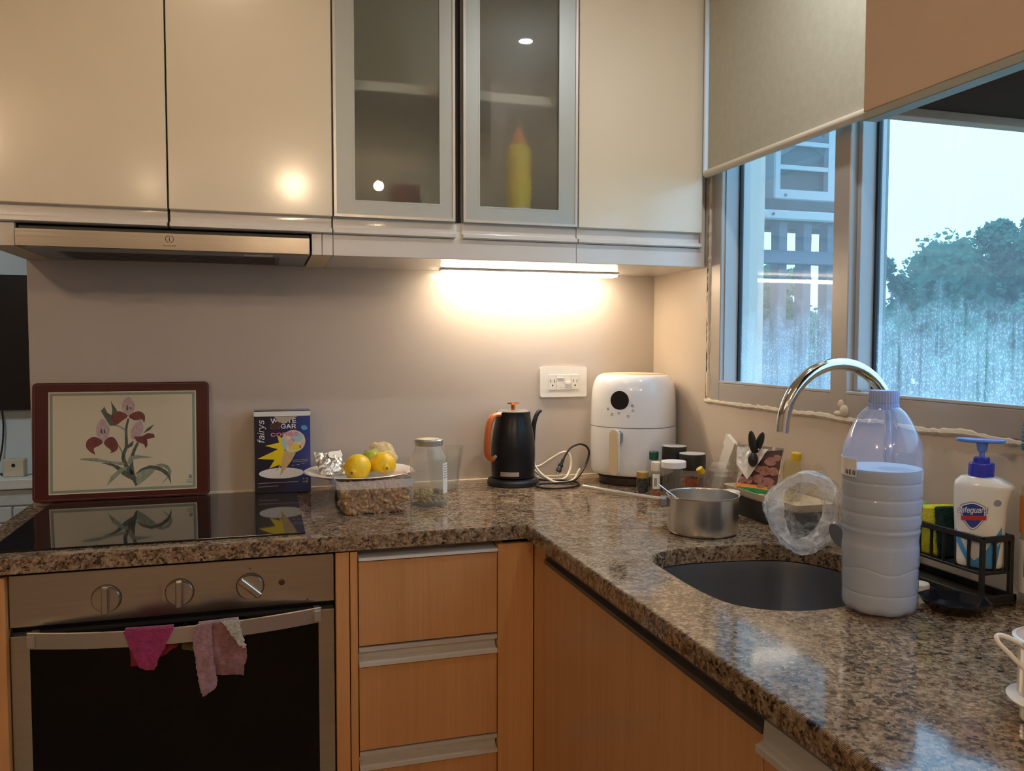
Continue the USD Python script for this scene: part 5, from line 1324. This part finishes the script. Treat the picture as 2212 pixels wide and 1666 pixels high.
# ------------------------------------------------------------------ far room at the left
tv = thing('television', 'black television on the wall of the far room at the left edge', 'television', (-.9, 2.19, .97))
obj('screen', bx(-1.45, -.3, 2.155, 2.195, .972, 1.617, .004), 'tv_black', tv, w=True)
lg = thing('media_ledge', 'white ledge with a pale brick front under the television', 'shelf', (-.9, 2.0, 0))
obj('top', bx(-1.7, -.25, 1.955, 2.199, .622, .668, .003), 'paper_white', lg, w=True)
obj('core', bx(-1.68, -.27, 1.985, 2.199, 0, .6215), 'mortar', lg, w=True)
qb = np.random.default_rng(8)
for r in range(8):
    for k in range(3, 7):
        xa = -1.68 + k * .205 + (r % 2) * .1; xb = xa + .198; xa, xb = max(xa, -1.68), min(xb, -.27)
        if xb - xa < .03: continue
        obj('brick', bx(xa, xb, 1.975 - .004 * qb.random(), 1.9855, .004 + r * .0772, .004 + r * .0772 + .071, .004), 'brick_white', lg, w=True)
bxs = thing('small_box', 'small beige box on the white ledge under the television', 'box', (-.665, 2.06, .6685))
obj('body', bx(-.045, .045, -.03, .03, 0, .082, .004), 'cream_tray', bxs); obj('badge', mv(xz(lat([(.008, 0), (.008, .001)], 20)), 0, -.0305, .055), 'dark_gap', bxs)
cbl = thing('tv_cable', 'thin dark cable hanging from the television to the ledge', 'cable', (-.745, 2.19, .669))
obj('cable', tube(spline([(0, -.008, .300), (.004, -.01, .22), (-.004, -.012, .12), (-.02, -.03, .03), (-.03, -.06, .006), (.05, -.09, .005), (.02, -.12, .005)], 8), .004, 8), 'black_plastic', cbl)

# ------------------------------------------------------------------ outside the window
struct('ground', bx(2, 90, -70, 120, -4.6, -4.5), 'lawn')
for name, a in (('left', (1.80, 2.02, .085, .9)), ('mid', (2.10, 2.16, -.35, -.20))):
    t = thing('pier', {'left': 'pale rendered pier outside the left edge of the window', 'mid': 'pale rendered pier outside behind the window mullion'}[name], 'pier', ((a[0] + a[1]) / 2, (a[2] + a[3]) / 2, -4.5))
    obj('shaft', bx(a[0], a[1], a[2], a[3], -4.5, 4.0, .01), 'render_wall', t, w=True)
YA = .90                                                       # the service balcony's front, square to the window wall
rw = thing('building_wall', 'dim rendered wall behind the air conditioner outside the left pane', 'wall', (2.8, 1.4, 1.88))
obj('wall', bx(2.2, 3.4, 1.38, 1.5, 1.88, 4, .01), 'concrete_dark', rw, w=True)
ob = thing('unseen_balcony_slab', 'unseen concrete slab shading the air conditioner outside, just above the blind edge', 'slab', (2.5, 1.2, 2.62))  # out of view; placed to shade the air conditioner
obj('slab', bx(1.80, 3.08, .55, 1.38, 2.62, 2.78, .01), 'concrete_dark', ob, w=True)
ac = thing('air_conditioner', 'white outdoor air conditioner unit with barred grille on the ledge outside', 'air conditioner', (2.84, 1.0, 1.936))
body = man(bx(2.632, 3.06, YA, 1.16, 1.936, 2.52, .006)) - man(bx(2.662, 2.912, YA - .05, YA + .04, 1.981, 2.49))
obj('casing', unman(body), 'ac_white', ac, w=True)
obj('coil', bx(2.662, 2.912, YA + .034, YA + .039, 1.981, 2.49), 'ac_dark', ac, w=True)
for a_ in (0, 120, 240): obj('fan_blade', mv(rot(rot(bx(-.035, .035, -.002, .002, .03, .19, .001), 24, [0, 0, 1]), a_, [0, 1, 0]), 2.80, YA + .026, 2.24), 'rail_grey', ac, w=True)
for k in range(4): obj('grille_bar', bx(2.660, 2.914, YA + .001, YA + .010, 2.069 + k * .108, 2.090 + k * .108, .002), 'ac_white', ac, w=True)
obj('screw', mv(xz(lat([(.007, 0), (.007, .003)], 14)), 2.69, YA, 1.956), 'rail_grey', ac, w=True)
lg2 = thing('service_ledge', 'dark stained concrete ledge under the outdoor air conditioner', 'ledge', (2.7, 1.1, 1.88))
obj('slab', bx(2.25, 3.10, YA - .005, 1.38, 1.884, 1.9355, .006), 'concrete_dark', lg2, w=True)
pb_ = thing('drain_pipe', 'pale horizontal pipe with a round fitting under the ledge outside', 'pipe', (2.7, YA - .02, 1.86))
obj('bar', bx(2.30, 3.10, YA - .035, YA - .004, 1.842, 1.8835, .006), 'ac_white', pb_, w=True); obj('fitting', mv(xz(lat([(.017, 0), (.017, .012), (.011, .014)], 24)), 2.556, YA - .035, 1.863), 'ac_white', pb_, w=True); obj('screw', mv(xz(lat([(.006, 0), (.006, .006)], 12)), 2.605, YA - .035, 1.864), 'rail_dark', pb_, w=True)
obj('drop_bend', tube(spline([(2.545, YA - .02, 1.843), (2.545, YA - .02, 1.79), (2.548, YA - .012, 1.755), (2.56, YA + .01, 1.735)], 5), .018, 14), 'ac_white', pb_, w=True)
lv = thing('louvre_screen', 'grey upright louvre screen with a cross beam on the balcony outside', 'screen', (2.7, YA, -.5))
for z0, z1 in ((1.648, 1.708), (.2, .32)): obj('beam', bx(2.30, 3.10, YA - .03, YA - .001, z0, z1, .004), 'rail_grey', lv, w=True)
for k in range(6): obj('fin', bx(2.406 + k * .127, 2.451 + k * .127, YA, YA + .062, -.3, 1.8415, .003), 'rail_grey', lv, w=True)
obj('back_sheet', bx(2.2, 3.2, 1.40, 1.41, -.3, 1.42), 'rail_grey', lv, w=True)


def tree(x, y, base, h, r, label, seed, n=9000, leaf=.19):
    t = thing('tree', label, 'tree', (x, y, base), group='misty trees outside the window')
    q = np.random.default_rng(seed)
    obj('trunk', tube(spline([(0, 0, 0), (.1, .05, h * .3), (-.05, .1, h * .6), (0, 0, h * .85)], 4), np.linspace(.22, .05, 13), 8), 'bark', t)
    blobs = [(np.array([(q.random() - .5) * r * 1.5, (q.random() - .5) * r * 1.5, h * (.35 + .6 * q.random())]), r * (.28 + .32 * q.random())) for _ in range(13)] + [(np.array([(q.random() - .5) * r * 1.2, (q.random() - .5) * r * 1.2, h * (.93 + .10 * q.random())]), r * (.12 + .10 * q.random())) for _ in range(5)]
    b = q.integers(0, len(blobs), n); d = q.normal(size=(n, 3)); d /= np.linalg.norm(d, axis=1, keepdims=True)
    c = np.array([blobs[i][0] for i in b]) + d * np.array([blobs[i][1] for i in b])[:, None] * (.72 + .38 * q.random((n, 1)))
    u = q.normal(size=(n, 3)); u /= np.linalg.norm(u, axis=1, keepdims=True); w_ = np.cross(u, d) + .3 * q.normal(size=(n, 3)); w_ /= np.linalg.norm(w_, axis=1, keepdims=True)
    s = leaf * (.6 + .8 * q.random((n, 1)))
    v = np.stack([c - u * s * .5, c + w_ * s * .35, c + u * s * .5, c - w_ * s * .35], 1).reshape(-1, 3)
    i = np.arange(n)[:, None] * 4; f = np.vstack([i + [0, 1, 2], i + [0, 2, 3]])
    cores = [bump_noise(ell(b_r * .78, b_r * .78, b_r * .74, 3, b_c), b_r * .7, 3.2, seed) for b_c, b_r in blobs[:13]]
    obj('foliage', [trimesh.Trimesh(v, f, process=False)] + cores, 'foliage', t, smooth=False)


LOW = 'dim hazy tree crown behind the misted lower half of the right window pane'
for k, (x, y, h, r, lb_) in enumerate([
        (22, 22.6, 8.3, 2.2, 'ragged misty tree nearest the pale pier in the right window pane'), (24, 21.0, 7.9, 2.0, 'low gappy misty tree between two taller crowns in the right window pane'),
        (23, 18.3, 9.3, 2.6, 'tall rounded misty tree with tufts against the sky in the right window pane'), (25, 16.2, 9.0, 2.8, 'misty tree crown at the right edge of the picture'),
        (24, 12.6, 9.0, 2.8, LOW), (21, 27.0, 8.3, 2.5, 'misty tree hidden mostly behind the pale pier outside'), (31, 24.5, 9.6, 3, LOW), (32, 18.5, 10.0, 3.2, 'faint far tree filling the gap behind the tall misty crowns'),
        (16.5, 15.8, 6.3, 2.0, LOW), (16, 11.8, 6.2, 2.1, LOW), (16.5, 19.6, 6.2, 2.0, LOW), (24, 8, 8.8, 2.8, LOW)]):
    tree(x, y, -4.5, h, r, lb_, 20 + k)
